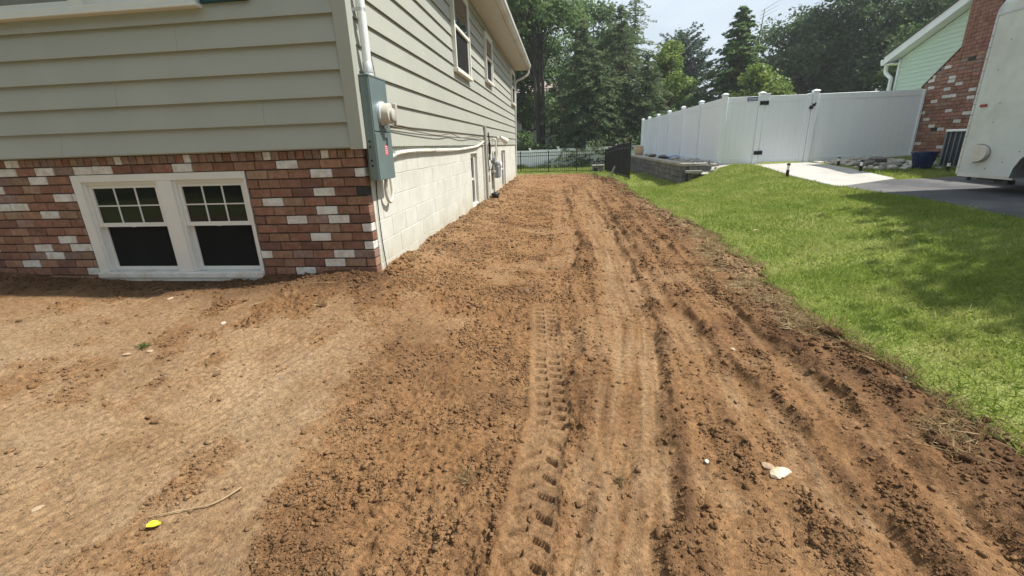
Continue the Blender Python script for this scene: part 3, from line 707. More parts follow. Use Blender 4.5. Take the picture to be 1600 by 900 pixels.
class Face:
    """boxes laid out on a wall: u along the wall, d outwards from it, w up"""
    def __init__(s, kind, plane): s.k = kind; s.p = plane
    def box(s, mb, u0, u1, d0, d1, w0, w1, c=0):
        if s.k == 'front': a = (u0, u1, s.p-d1, s.p-d0, w0, w1)
        elif s.k == 'side': a = (s.p+d0, s.p+d1, u0, u1, w0, w1)
        elif s.k == 'west': a = (s.p-d1, s.p-d0, u0, u1, w0, w1)
        return mb.cbox(*a, c) if c else mb.box(*a)
FRONT = Face('front', YM); SIDE = Face('side', XM); FRONT_S = Face('front', YF); SIDE_S = Face('side', XS)

wall = MB()
wall.box(XL, -1.775, 3.90, 17.46, .02, 2.62)
wall.build('wall', 'siding_paint', house)

# --- brick skirt on the front
BWIN = (-4.69, -2.885, -1.15, -.143)
core = MB()
core.box(XL, BWIN[0]-.004, 3.917, 4.0, -1.5, .03); core.box(BWIN[1]+.004, -1.737, 3.917, 4.0, -1.5, .03)
core.box(BWIN[0]-.004, BWIN[1]+.004, 3.918, 4.0, BWIN[3]+.004, .03); core.box(BWIN[0]-.004, BWIN[1]+.004, 3.918, 4.0, -1.5, BWIN[2]-.03)
bw = core.build('brick_wall', 'mortar', house)
def brick_mesh(name, sx, sy, sz, seed, m, c=.004):
    r = random.Random(seed)
    mb = MB().cbox(-sx/2, sx/2, 0, sy, -sz/2, sz/2, c)
    mb.v = [(x+r.uniform(-.0022, .0022), y+r.uniform(-.0022, .0022), z+r.uniform(-.0018, .0018)) for x, y, z in mb.v]
    me = mb.mesh(name); me.materials.append(MAT[m]); return me
_bc = {}
def get_brick(kind, m, sx, sy, sz):
    k = (kind, m, round(sx, 2), random.randrange(3))
    if k not in _bc: _bc[k] = brick_mesh('brick', round(sx, 2), sy, sz, hash(k) & 0xffff, m)
    return _bc[k]
WHITE = [(-1.95,-.18),(-2.26,-.105),(-2.10,-.265)]
WPX = {0: [-5.32,-5.02,-4.50,-4.30,-3.55,-2.53], 1: [-5.08,-2.10,-1.76], 2: [-5.50], 3: [-4.83,-4.70,-2.10], 4: [-5.55,-5.30,-2.72], 5: [-4.97,-2.10], 6: [-2.42,-2.02], 7: [-1.75], 8: [-4.9,-2.30], 9: [-5.25,-4.75,-1.76], 10: [-5.05,-2.78,-2.0], 11: [-5.5,-2.10], 12: [-4.78,-2.45], 13: [-1.86,-4.5,-3.2]}
BL, CH = .207, .0827
rb = random.Random(11)
def pick_brick(r):
    t = r.random()
    return 'brick_red' if t < .46 else 'brick_rust' if t < .72 else 'brick_dark' if t < .86 else 'brick_mauve' if t < .94 else 'brick_tan'
for k in range(15):
    zt = -.059-CH*k; zc = zt-CH/2
    xr = -1.727
    first = BL/2 if k % 2 else BL
    x1 = xr; ln = first
    while x1 > -8.0:
        x0 = x1-ln
        for a, b in ([(x0, x1)] if (zc > BWIN[3] or zc < BWIN[2]-.02) else [(x0, min(x1, BWIN[0]-.003)), (max(x0, BWIN[1]+.003), x1)]):
            if b-a < .035: continue
            cx = (a+b)/2
            white = any(abs(cx-w) < .10 for w in WPX.get(k, []))
            m = 'brick_white' if white else pick_brick(rb)
            if k == 3 and abs(cx+1.83) < .06: m = 'brick_black'
            if cx < -5.6 and rb.random() < .14: m = 'brick_white'
            if x0 < -6.6 : pass
            obj('brick', get_brick('s', m, (b-a)-.010, .098, CH-.011), None, bw, (cx, YM+rb.uniform(-.002, .003), zc+rb.uniform(-.001, .001)), (0, rb.uniform(-.004, .004), 0))
        x1 = x0; ln = BL
x = -1.727
while x > -8.0:
    m = 'brick_white' if rb.random() < .13 else ('brick_mauve' if rb.random() < .5 else 'brick_tan' if rb.random() < .35 else pick_brick(rb))
    obj('brick', get_brick('r', m, .071, .098, .070), None, bw, (x-.039, YM-.004, -.020), (0, rb.uniform(-.01, .01), 0))
    x -= .0785

# --- painted block wall on the side
B1, B2 = (8.74, 9.40, -1.14, -.125), (13.35, 14.25, -1.22, -.13)
core = MB(); prev = 4.0
for (a, b, z0, z1) in (B1, B2):
    core.box(-1.92, XM-.0035, prev, a, -1.5, .03); core.box(-1.92, XM-.0035, a, b, z1, .03); core.box(-1.92, XM-.0035, a, b, -1.5, z0); prev = b
core.box(-1.92, XM-.0035, prev, 17.46, -1.5, .03)
def block_paint():
    m = mat('block_paint', (.56, .57, .525), .8, .06, 6, .6, 55, col2=(.50, .51, .46), mscale=2.2, rnd=.02, bdist=.006)
    n, l = m.node_tree.nodes, m.node_tree.links; b = n['Principled BSDF']; src = b.inputs['Base Color'].links[0].from_socket
    geo = n.new('ShaderNodeNewGeometry'); sp = n.new('ShaderNodeSeparateXYZ'); l.new(geo.outputs['Position'], sp.inputs['Vector'])
    nz = n.new('ShaderNodeTexNoise'); nz.inputs['Scale'].default_value = 2.4; nz.inputs['Detail'].default_value = 8; nz.inputs['Roughness'].default_value = .7; l.new(geo.outputs['Position'], nz.inputs['Vector'])
    ad = n.new('ShaderNodeMath'); ad.operation = 'MULTIPLY_ADD'; ad.inputs[1].default_value = .95; l.new(nz.outputs['Fac'], ad.inputs[0]); l.new(sp.outputs['Z'], ad.inputs[2])
    mr = n.new('ShaderNodeMapRange'); mr.inputs['From Min'].default_value = -.30; mr.inputs['From Max'].default_value = -.72; mr.inputs['To Max'].default_value = .42; l.new(ad.outputs['Value'], mr.inputs['Value'])
    mx = n.new('ShaderNodeMix'); mx.data_type = 'RGBA'; mx.inputs['B'].default_value = (.40, .325, .20, 1)     # old splashed soil
    l.new(mr.outputs['Result'], mx.inputs['Factor']); l.new(src, mx.inputs['A']); l.new(mx.outputs['Result'], b.inputs['Base Color'])
block_paint()
blw = core.build('block_wall', 'block_paint', house)
_blk = {}
def blockmesh(w, h, v_):
    k = (round(w, 2), round(h, 3), v_)
    if k not in _blk:
        r = random.Random(str(k)); mb = MB().cbox(-.05, 0, -k[0]/2+.0035, k[0]/2-.0035, -h/2+.0035, h/2-.0035, .003)
        mb.v = [(x+r.uniform(-.0016, .0010), y+r.uniform(-.002, .002), z+r.uniform(-.002, .002)) for x, y, z in mb.v]
        me = mb.mesh('block'); me.materials.append(MAT['block_paint']); _blk[k] = me
    return _blk[k]
zj = [.028, -.037]+[-.037-.2032*i for i in range(1, 8)]
for i in range(len(zj)-1):
    z1, z0 = zj[i], zj[i+1]
    cuts = [4.0+(.203 if i % 2 else .0)+.4064*j for j in range(-1, 35)]
    for a, b in zip(cuts[:-1], cuts[1:]):
        segs = [(max(a, 4.003), min(b, 17.45))]
        for (w0, w1, q0, q1) in (B1, B2):
            if z1 > q0+.02 and z0 < q1-.02:
                segs = [s for (p, q) in segs for s in ((p, min(q, w0-.002)), (max(p, w1+.002), q))]
        for p, q in segs:
            if q-p < .04: continue
            obj('block', blockmesh(q-p, z1-z0, random.randrange(4)), None, blw, (XM+random.uniform(-.0012, .0012), (p+q)/2, (z0+z1)/2))

# --- clapboards
EXP = .2035
def board(parent, face, u0, u1, w0, h=EXP, m='siding_paint', thick=.036, lap=.012):
    """one lapped board: bottom edge stands out, top tucks under the next one"""
    prof = [(0.0, w0+.006), (thick-.009, w0+.008), (thick-.008, w0), (thick, w0), (thick, w0+.006), (.003, w0+h+lap), (0.0, w0+h+lap)]
    mb = MB()
    if face.k == 'front': mb.prism([(face.p+.022-d, w) for d, w in prof], 'x', u0, u1)
    elif face.k == 'side': mb.prism([(face.p-.022+d, w) for d, w in prof], 'y', u0, u1)
    return mb.build('siding_board', m, parent)
sid_f = MB().box(XL, -1.79, 3.873, 3.899, .03, 2.6).build('front_siding', 'siding_paint', house)
sid_s = MB().box(-1.774, -1.7235, 3.93, 17.46, .032, 2.6).build('side_siding', 'siding_paint', house)
UWIN = (-5.35, -2.93, 1.145, 2.42)       # front upper window, with trim
SWIN = [(7.66, 8.92, 1.155, 2.46), (10.80, 11.80, 1.385, 2.40), (16.25, 17.40, 1.35, 2.45)]
for k in range(13):
    w0 = .03+EXP*k
    if w0 > 2.55: break
    segs = [(XL, -1.80)]
    if w0 > UWIN[2]-.08: segs = [(XL, UWIN[0]), (UWIN[1], -1.80)]
    for a, b in segs:
        if b-a > 3:
            c = [-4.6, -2.55, -3.9, -5.2, -3.2][k % 5]; board(sid_f, FRONT_S, a, c-.001, w0); board(sid_f, FRONT_S, c+.001, b, w0)
        else: board(sid_f, FRONT_S, a, b, w0)
    segs = [(3.935, 17.45)]
    for (a0, b0, z0, z1) in SWIN:
        if w0+EXP/2 > z0 and w0 < z1-.03: segs = [s for (p, q) in segs for s in ((p, min(q, a0)), (max(p, b0), q)) if s[1]-s[0] > .03]
    # long runs are two boards butted together
    out = []
    for p, q in segs:
        if q-p > 5:
            c = p+(q-p)*random.uniform(.35, .65); out += [(p, c-.0008), (c+.0008, q)]
        else: out.append((p, q))
    for a, b in out: board(sid_s, SIDE_S, a, b, w0, thick=.027)
ct = MB(); ct.cbox(-1.802, -1.682, 3.832, 3.872, .012, 2.6, .003); ct.cbox(-1.7215, -1.6825, 3.8725, 3.938, .0125, 2.6, .003)
ct.build('corner_trim', 'siding_paint', house)
MB().cbox(-1.74, -1.684, 17.451, 17.50, .012, 2.6, .003).build('corner_trim', 'siding_paint', house)

# --- windows
def sash(face, parent, u0, u1, w0, w1, d, m='white_trim', fr=.035, cols=0, rows=0, glass='window_glass', name='sash'):
    mb = MB()
    face.box(mb, u0, u0+fr, d-.03, d, w0, w1); face.box(mb, u1-fr, u1, d-.03, d, w0, w1)
    face.box(mb, u0+fr, u1-fr, d-.03, d-.001, w0, w0+fr*1.1); face.box(mb, u0+fr, u1-fr, d-.03, d-.001, w1-fr, w1)
    s = mb.build(name, m, parent)
    g = MB(); face.box(g, u0+fr-.002, u1-fr+.002, d-.022, d-.016, w0+fr-.002, w1-fr+.002); g.build('pane', glass, parent)
    W = u1-u0-2*fr; H = w1-w0-2*fr
    for i in range(1, cols):
        q = MB(); c = u0+fr+W*i/cols; face.box(q, c-.0055, c+.0055, d-.015, d-.006, w0+fr, w1-fr); q.build('muntin', m, parent)
    for i in range(1, rows):
        q = MB(); c = w0+fr+H*i/rows; face.box(q, u0+fr, u1-fr, d-.0155, d-.0065, c-.0055, c+.0055); q.build('muntin', m, parent)
    return s
def basement_front():
    F = FRONT; u0, u1, w0, w1 = BWIN
    mb = MB()
    F.box(mb, u0, u0+.095, -.09, -.004, -1.10, w1, .004); F.box(mb, u1-.020, u1, -.09, -.004, -1.10, w1, .003)
    F.box(mb, u0+.0955, u1-.0205, -.09, -.005, w1-.068, w1, .004)
    F.box(mb, -3.79, -3.645, -.09, -.003, -1.10, w1-.0685, .004)
    win = mb.build('window', 'white_trim', house)
    q = MB(); F.box(q, u0+.002, u1-.002, -.10, .028, -1.155, -1.1005, .005); F.box(q, u0+.02, u1-.02, -.10, .012, -1.19, -1.156); q.build('sill', 'white_sill', win)
    for a, b in ((u0+.0955, -3.7905), (-3.6445, u1-.0205)):
        q = MB()      # inner stops
        F.box(q, a, a+.028, -.09, -.025, -1.098, w1-.069); F.box(q, b-.028, b, -.09, -.025, -1.098, w1-.069); F.box(q, a+.0285, b-.0285, -.09, -.026, w1-.092, w1-.069)
        q.build('window_stop', 'white_trim', win)
        sash(F, win, a+.029, b-.029, -.645, w1-.093, -.040, cols=3, rows=2)
        sash(F, win, a+.029, b-.029, -1.097, -.610, -.072)
        q = MB(); F.box(q, a+.064, b-.064, -.0865, -.0845, -1.062, -.645); q.build('insect_screen', 'screen_grey', win)
        q = MB(); F.box(q, (a+b)/2-.02, (a+b)/2+.02, -.045, -.034, -.648, -.640); q.build('sash_lock', 'white_sill', win)
basement_front()
MB().box(BWIN[0], BWIN[1], 4.06, 4.3, -1.4, -.1).build('window_recess', 'room_dark', house)
def upper_front():
    F = FRONT_S; u0, u1, w0, w1 = UWIN
    mb = MB()
    for a, b in ((u0, u0+.07), (u1-.07, u1), ((u0+u1)/2-.055+.16, (u0+u1)/2+.055+.16)): F.box(mb, a, b, -.03, .045, w0+.0655, w1, .003)
    F.box(mb, u0+.0705, u1-.0705, -.03, .044, w1-.07, w1, .003)
    win = mb.build('window', 'white_trim', house)
    q = MB(); F.box(q, u0-.03, u1+.03, -.03, .075, w0, w0+.022, .004); F.box(q, u0-.012, u1+.012, -.03, .060, w0+.0225, w0+.065, .004); q.build('sill', 'white_trim', win)
    m_ = (u0+u1)/2+.16
    for a, b in ((u0+.071, m_-.056), (m_+.056, u1-.071)):
        sash(F, win, a, b, w0+.066, 1.82, .020, fr=.045, glass='window_glass_up'); sash(F, win, a, b, 1.80, w1-.071, .040, fr=.045, glass='window_glass_up')
    q = MB(); F.box(q, u1+.034, u1+.44, -.005, .006, w0+.03, w1+.02)
    F.box(q, u1+.034, u1+.085, .0062, .026, w0+.03, w1+.02); F.box(q, u1+.389, u1+.44, .0062, .026, w0+.03, w1+.02); F.box(q, u1+.0855, u1+.3885, .0062, .025, w0+.03, w0+.10)
    sh = q.build('shutter', 'shutter_teal', house)
    for k in range(26):
        z = w0+.115+.042*k
        if z > w1-.04: break
        q = MB(); F.box(q, u1+.0855, u1+.3885, .007, .019, z, z+.030); q.build('louvre', 'shutter_teal', sh)
upper_front()
def side_window(F, win_box, fr=.055, trim=True):
    a, b, z0, z1 = win_box; mb = MB()
    F.box(mb, a, a+fr, -.03, .055, z0+.05, z1, .003); F.box(mb, b-fr, b, -.03, .055, z0+.05, z1, .003); F.box(mb, a+fr+.0005, b-fr-.0005, -.03, .054, z1-fr, z1, .003)
    win = mb.build('window', 'white_trim', house)
    q = MB(); F.box(q, a-.01, b+.01, -.03, .075, z0, z0+.0495, .004); q.build('sill', 'white_trim', win)
    m_ = (z0+z1)/2+.02
    sash(F, win, a+fr+.001, b-fr-.001, z0+.051, m_+.02, .024, fr=.042, glass='window_glass_up'); sash(F, win, a+fr+.001, b-fr-.001, m_-.02, z1-fr-.001, .046, fr=.042, glass='window_glass_up')
    q = MB(); F.box(q, a+fr+.041, b-fr-.041, .0095, .0105, z0+.095, m_-.02); q.build('insect_screen', 'screen_grey', win)
for w_ in SWIN: side_window(SIDE_S, w_)
for (a, b, z0, z1) in (B1, B2):
    mb = MB(); SIDE.box(mb, a-.003, b+.003, -.16, -.12, z0-.05, z1+.003)
    win = mb.build('window', 'room_dark', house)
    fr = MB()
    SIDE.box(fr, a+.001, a+.10, -.119, -.055, z0+.04, z1-.002, .003); SIDE.box(fr, b-.10, b-.001, -.119, -.055, z0+.04, z1-.002, .003); SIDE.box(fr, a+.1005, b-.1005, -.119, -.056, z1-.08, z1-.002, .003)
    fr.build('window_frame', 'white_trim', win)
    q = MB(); SIDE.box(q, a+.001, b-.001, -.119, -.015, z0-.10, z0+.039, .006); q.build('sill', 'white_trim', win)
    q = MB(); SIDE.box(q, a+.101, b-.101, -.118, -.075, (z0+z1)/2-.02, (z0+z1)/2+.02); q.build('meeting_rail', 'white_trim', win)
    q = MB(); SIDE.box(q, a+.1005, b-.1005, -.117, -.095, z0+.04, z1-.081); q.build('pane', 'window_glass', win)

# --- eaves, gutter, roof
sf = MB().box(-1.70, -1.262, 3.80, 17.85, 2.612, 2.632).build('soffit', 'soffit_paint', house)
y = 3.80
while y < 17.80:
    MB().box(-1.698, -1.264, y+.004, min(y+.296, 17.848), 2.600, 2.6118).build('soffit_panel', 'soffit_paint', sf); y += .3
MB().box(-1.262, -1.240, 3.80, 17.86, 2.590, 2.80).build('fascia', 'gutter_paint', house)
g = MB().prism([(-1.239, 2.62), (-1.239, 2.755), (-1.225, 2.755), (-1.225, 2.635), (-1.160, 2.635), (-1.130, 2.68), (-1.118, 2.70), (-1.118, 2.748), (-1.128, 2.760), (-1.100, 2.760), (-1.105, 2.69), (-1.128, 2.655), (-1.148, 2.62)], 'y', 3.78, 17.88)
gut = g.build('gutter', 'gutter_paint', house)
for e in (3.775, 17.8805): MB().prism([(-1.239, 2.62), (-1.239, 2.755), (-1.103, 2.757), (-1.106, 2.69), (-1.129, 2.655), (-1.148, 2.62)], 'y', e, e+.004).build('gutter_end_cap', 'gutter_paint', gut)
ds = MB().tube([(-1.19, 17.80, 2.63), (-1.19, 17.80, 2.52), (-1.24, 17.79, 2.43), (-1.40, 17.70, 2.33), (-1.58, 17.62, 2.25), (-1.66, 17.57, 2.18), (-1.67, 17.56, 2.05), (-1.74, 17.56, -1.1)], .042, 10)
ds.build('downspout', 'gutter_paint', house, True)
for i in range(14):
    MB().box(-1.21, -1.121, 4.3+i*.98, 4.315+i*.98, 2.757, 2.763).build('gutter_hanger', 'galvanised', gut)
rf = MB().prism([(-1.12, 2.765), (-1.26, 2.775), (-5.4, 4.40), (-9.5, 2.78), (-9.5, 2.70), (-5.4, 4.31), (-1.12, 2.70)][::-1] if False else [(-1.11, 2.772), (-5.4, 4.42), (-9.6, 2.80), (-9.6, 2.74), (-1.235, 2.74)], 'y', 3.74, 17.92)
rf.build('roof', 'roof_shingle', house)
MB().box(-9.0, -1.76, 3.82, 3.872, 2.6, 2.74).build('frieze_board', 'siding_paint', house)
MB().box(-9.0, -1.76, 3.93, 17.4, -1.5, -1.45).build('footing', 'mortar', house)

# ------------------------------------------------------------------ fixtures on the side wall
# electric panel
ep = thing('electric_panel', (-1.65, 4.09, -.26), 'grey steel electric meter panel mounted on the house corner', 'electric panel')
PX0, PX1, PY0, PY1, PZ0, PZ1 = -1.712, -1.600, 3.905, 4.285, -.262, .592
MB().cbox(PX0+.03, PX1-.004, PY0, PY1, PZ0, PZ1, .004).build('enclosure', 'panel_steel', ep)
MB().cbox(PX0+.028, PX1+.006, PY0-.006, PY1+.006, PZ1-.0005, PZ1+.014, .003).build('rain_cap', 'panel_steel', ep)
MB().cbox(PX1-.0035, PX1+.004, PY0+.004, PY1-.004, .158, PZ1-.004, .002).build('cover', 'panel_steel', ep)
dr = MB().cbox(PX1-.0035, PX1+.006, PY0+.004, PY1-.004, PZ0+.004, .146, .002).build('door', 'panel_steel', ep)
MB().cbox(PX1+.0062, PX1+.016, PY0+.20, PY0+.25, .105, .142, .003).build('latch', 'galvanised', dr)
for z in (.02, -.14):
    q = MB()
    for dz in (-.022, .022): q.lathe([(.009, -.007), (.009, .007)], (PX0+.060, PY0-.003, z+dz+.03), 'y', 8)
    q.build('hinge_bolt', 'black_metal', ep)
st = MB().box(PX1+.0062, PX1+.0070, PY0+.185, PY0+.245, -.045, .040).build('warning_sticker', 'red_print', dr)
for i, (a, b) in enumerate(((.190, .238), (.190, .226), (.194, .240), (.190, .232))):
    MB().box(PX1+.0071, PX1+.0074, PY0+a, PY0+b, .026-.019*i, .030-.019*i).build('print_line', 'white_print', st)
mc = (PX1+.004, 4.105, .305)
mt = MB().lathe([(.105, 0), (.105, .022), (.094, .026)], mc, 'x', 28).build('meter_ring', 'galvanised', ep, True)
MB().lathe([(.088, .0262), (.088, .082), (.084, .089), (.078, .091)], mc, 'x', 28).build('meter', 'meter_dome', ep, True)
MB().lathe([(.055, .0912), (.055, .112), (.050, .116)], (mc[0], mc[1], mc[2]-.012), 'x', 20).build('meter_dial', 'meter_grey', ep, True)
MB().cbox(mc[0]+.090, mc[0]+.122, mc[1]+.035, mc[1]+.085, mc[2]-.10, mc[2]+.085, .005).build('radio_module', 'meter_grey', ep)
MB().cbox(mc[0]+.020, mc[0]+.034, mc[1]-.03, mc[1]+.03, mc[2]-.125, mc[2]-.100, .003).build('lock_tab', 'galvanised', ep)
# conduit
cd = thing('conduit', (-1.63, 4.03, .60), 'grey service conduit rising from the electric panel up the siding', 'conduit')
MB().tube([(-1.638, 4.02, .60), (-1.638, 4.02, 2.58)], .036, 16).build('pipe', 'conduit_grey', cd, True)
MB().lathe([(.040, 0), (.040, .075), (.036, .080)], (-1.638, 4.02, .632), 'z', 16).build('coupling', 'galvanised', cd, True)
MB().lathe([(.030, 0), (.030, .028)], (-1.638, 4.02, .606), 'z', 12).build('locknut', 'galvanised', cd, True)
for z in (1.10, 2.1):
    q = MB().lathe([(.036, -.014), (.036, .014)], (-1.638, 4.02, z), 'z', 16); q.box(-1.70, -1.63, 3.985, 3.995, z-.012, z+.012); q.cbox(-1.66, -1.625, 4.052, 4.082, z-.012, z+.012, .003)
    q.build('strap', 'galvanised', cd)
# thin wire beside the conduit
def wire(name, pts, r, m, label, cat, seg=7):
    o = MB().tube(pts, r, seg).build(name, m, None, True); return tag(o, label, cat)
def cat_pts(P, n=8):
    P = [Vector(p) for p in P]; out = []
    for i in range(len(P)-1):
        a, b, c, d = P[max(i-1,0)], P[i], P[i+1], P[min(i+2,len(P)-1)]
        for k in range(n):
            t = k/n; out.append(.5*((2*b)+(c-a)*t+(2*a-5*b+4*c-d)*t*t+(3*b-a-3*c+d)*t**3))
    out.append(P[-1]); return out
wire('ground_wire', cat_pts([(-1.66, 4.09, 2.5), (-1.672, 4.08, 1.25), (-1.668, 4.15, .95), (-1.668, 4.22, .70), (-1.66, 4.26, .45), (-1.668, 4.298, .30)]), .004, 'wire_brown', 'thin brown wire hanging beside the conduit down to the meter', 'wire')
wire('black_wire', cat_pts([(-1.716, 4.10, -.24), (-1.716, 4.07, -.40), (-1.714, 4.055, -.60), (-1.714, 4.06, -.85), (-1.710, 4.075, -1.05), (-1.70, 4.085, -1.22)]), .005, 'wire_black', 'thin black wire running down the block corner into the soil', 'wire')
# loop of cable below the panel and the painted cable that runs along the wall
wire('cable_loop', cat_pts([(-1.66, 4.20, -.25), (-1.668, 4.185, -.36), (-1.675, 4.22, -.455), (-1.678, 4.30, -.49), (-1.676, 4.36, -.43), (-1.682, 4.375, -.32), (-1.69, 4.372, -.20)]), .017, 'cable_paint', 'loop of pale cable hanging below the electric panel', 'cable', 10)
cb = thing('twisted_cable', (-1.68, 4.5, -.1), 'pale twisted cable bundle running along the top of the block wall', 'cable')
spine = cat_pts([(-1.692, 4.37, -.20), (-1.690, 4.42, -.10), (-1.69, 4.58, -.045), (-1.69, 4.9, -.025), (-1.69, 5.6, -.020), (-1.69, 6.6, -.028), (-1.69, 7.7, -.030), (-1.69, 8.6, -.010), (-1.69, 9.3, .012), (-1.69, 9.75, .06), (-1.685, 10.1, .12)], 14)
for ph in (0, 2.09, 4.19):
    L_ = 0; P = []
    for i, p in enumerate(spine):
        if i: L_ += (p-spine[i-1]).length
        a = ph+L_*26; P.append((p.x+.012*math.cos(a), p.y, p.z+.012*math.sin(a)))
    fine = []
    for i in range(len(P)-1):
        for k in range(3):
            t = k/3; fine.append(tuple(P[i][j]*(1-t)+P[i+1][j]*t for j in range(3)))
    MB().tube(fine, .0115, 6).build('strand', 'cable_paint', cb, True)
for (y_, z_) in ((4.55, -.045), (6.1, -.024), (8.2, -.02)): MB().box(-1.722, -1.668, y_-.008, y_+.008, z_-.028, z_+.028).build('clamp', 'cable_paint', cb)
wire('phone_wire', cat_pts([(-1.676, 4.30, .235), (-1.672, 5.2, .195), (-1.672, 6.3, .165), (-1.668, 7.0, .20), (-1.672, 7.8, .15), (-1.672, 8.8, .185), (-1.672, 9.7, .16), (-1.67, 10.2, .10)]), .006, 'wire_brown', 'thin sagging dark wire stapled along the lowest clapboards', 'wire')
wire('upper_wire', cat_pts([(-1.674, 4.30, .250), (-1.674, 5.6, .215), (-1.672, 7.2, .21), (-1.672, 9.0, .20), (-1.672, 10.2, .19), (-1.67, 12.4, .17), (-1.67, 14.5, .19)], 6), .0045, 'wire_brown', 'upper of two thin wires crossing the clapboards to the lamp', 'wire')
# riser trim, gas meter
rz = thing('riser_cover', (-1.69, 10.25, -1.1), 'weathered grey vertical riser cover between the basement windows', 'cable cover')
MB().cbox(-1.722, -1.655, 10.22, 10.36, -1.16, .42, .006).build('cover', 'pipe_grey', rz)
MB().tube([(-1.70, 10.08, -1.15), (-1.70, 10.08, .02)], .018, 8).build('pipe', 'cable_paint', rz, True)
gm = thing('gas_meter', (-1.60, 11.0, -1.15), 'grey gas meter with pipes on the painted block wall', 'gas meter')
MB().tube(cat_pts([(-1.62, 10.95, -1.20), (-1.62, 10.95, -.9), (-1.62, 10.95, -.45), (-1.62, 10.95, -.20), (-1.62, 11.05, -.13), (-1.62, 11.22, -.13), (-1.62, 11.30, -.20), (-1.62, 11.30, -.36)], 5), .022, 10).build('inlet_pipe', 'pipe_grey', gm, True)
MB().tube(cat_pts([(-1.62, 11.52, -.36), (-1.62, 11.52, -.05), (-1.62, 11.52, .10), (-1.64, 11.50, .16), (-1.70, 11.48, .17)], 5), .020, 10).build('outlet_pipe', 'cable_paint', gm, True)
q = MB().cbox(-1.695, -1.515, 11.25, 11.57, -.76, -.46, .03); q.cbox(-1.675, -1.535, 11.24, 11.58, -.46, -.36, .025); q.build('meter_body', 'gas_grey', gm)
MB().lathe([(.07, 0), (.07, .03), (.03, .045)], (-1.514, 11.41, -.44), 'x', 16).build('dial', 'white_print', gm, True)
q = MB().lathe([(.085, -.03), (.085, .03)], (-1.60, 10.95, -.30), 'x', 18); q.build('regulator', 'gas_grey', gm, True)
MB().cbox(-1.66, -1.58, 10.86, 11.04, -.62, -.56, .01).build('valve', 'pipe_grey', gm)
dm = MB().tube(cat_pts([(-1.66, 10.62, .30), (-1.65, 10.66, .10), (-1.655, 10.70, -.15), (-1.66, 10.68, -.30)], 5), [.016]*6+[.030]*5+[.018]*5, 8)
tag(dm.build('black_hose', 'wire_black', None, True), 'thick black hose end hanging above the gas meter', 'hose')
wire('grey_conduit_loop', cat_pts([(-1.66, 10.45, .02), (-1.66, 10.47, -.35), (-1.655, 10.6, -.52), (-1.65, 10.8, -.45), (-1.65, 10.95, -.33)]), .018, 'pipe_grey', 'curved grey conduit joining the riser cover to the gas meter', 'conduit', 8)
pl_v = ICO_V*(1+.35*np.sin(ICO_V[:,:1]*9+ICO_V[:,1:2]*7))*np.array([.10, .15, .09])+np.array([-1.55, 10.55, bz(-1.55, 10.55)+.06])
tag(obj('plastic_lump', fastmesh('plastic_lump', pl_v, ICO_F), 'black_plastic'), 'crumpled black plastic lump on the soil under the gas meter', 'plastic')
fl = thing('flood_lamp', (-1.66, 12.5, .2), 'pale outdoor flood lamp fixed to the lowest clapboard', 'lamp')
MB().lathe([(.05, 0), (.05, .03)], (-1.685, 12.4, .19), 'x', 14).build('base_plate', 'cable_paint', fl, True)
MB().tube([(-1.66, 12.4, .19), (-1.60, 12.42, .17)], .02, 8).build('arm', 'cable_paint', fl, True)
MB().tube([(-1.62, 12.38, .22), (-1.55, 12.46, .17), (-1.48, 12.55, .11)], [.045, .06, .09], 14).build('lamp_shade', 'cable_paint', fl, True)

# ------------------------------------------------------------------ white vinyl fence
YW, XW = 13.30, 4.33
FZ0, FZ1 = -.72, 1.03
vf = thing('vinyl_fence', (XW, YW, FZ0), 'tall white vinyl privacy fence along the raised stone bed and beside the gate', 'fence')
def post_mesh(w, z0, z1):
    mb = MB().cbox(-w/2, w/2, -w/2, w/2, z0, z1, .006); return mb.mesh('post')
def cap_mesh(w, z):
    h = w/2
    prof = [(h+.014, 0), (h+.014, .020), (h+.002, .034), (.010, .058)]
    V = []; F = []
    for r, t in prof: V += [(-r,-r,z+t),(r,-r,z+t),(r,r,z+t),(-r,r,z+t)]
    for i in range(3):
        for k in range(4): F.append((i*4+k, i*4+(k+1)%4, i*4+4+(k+1)%4, i*4+4+k))
    F += [(3,2,1,0), (12,13,14,15)]
    return MB().add(V, F).mesh('post_cap')
PM, PC = post_mesh(.127, -1.0, 1.085), cap_mesh(.127, 1.0855)
def vpost(parent, x, y):
    p = obj('post', PM, 'vinyl_white', parent, (x, y, 0)); obj('post_cap', PC, 'vinyl_white', p, (x, y, 0)); return p
def vboard_mesh(w, z0, z1):
    # tongue-and-groove board: front edges cut back into a V
    o = .011; g = .007
    return MB().prism([(-w/2, o-g), (-w/2+g, o), (w/2-g, o), (w/2, o-g), (w/2, -o+g), (w/2-g, -o), (-w/2+g, -o), (-w/2, -o+g)], 'z', z0, z1).mesh('board')
_vb = {}
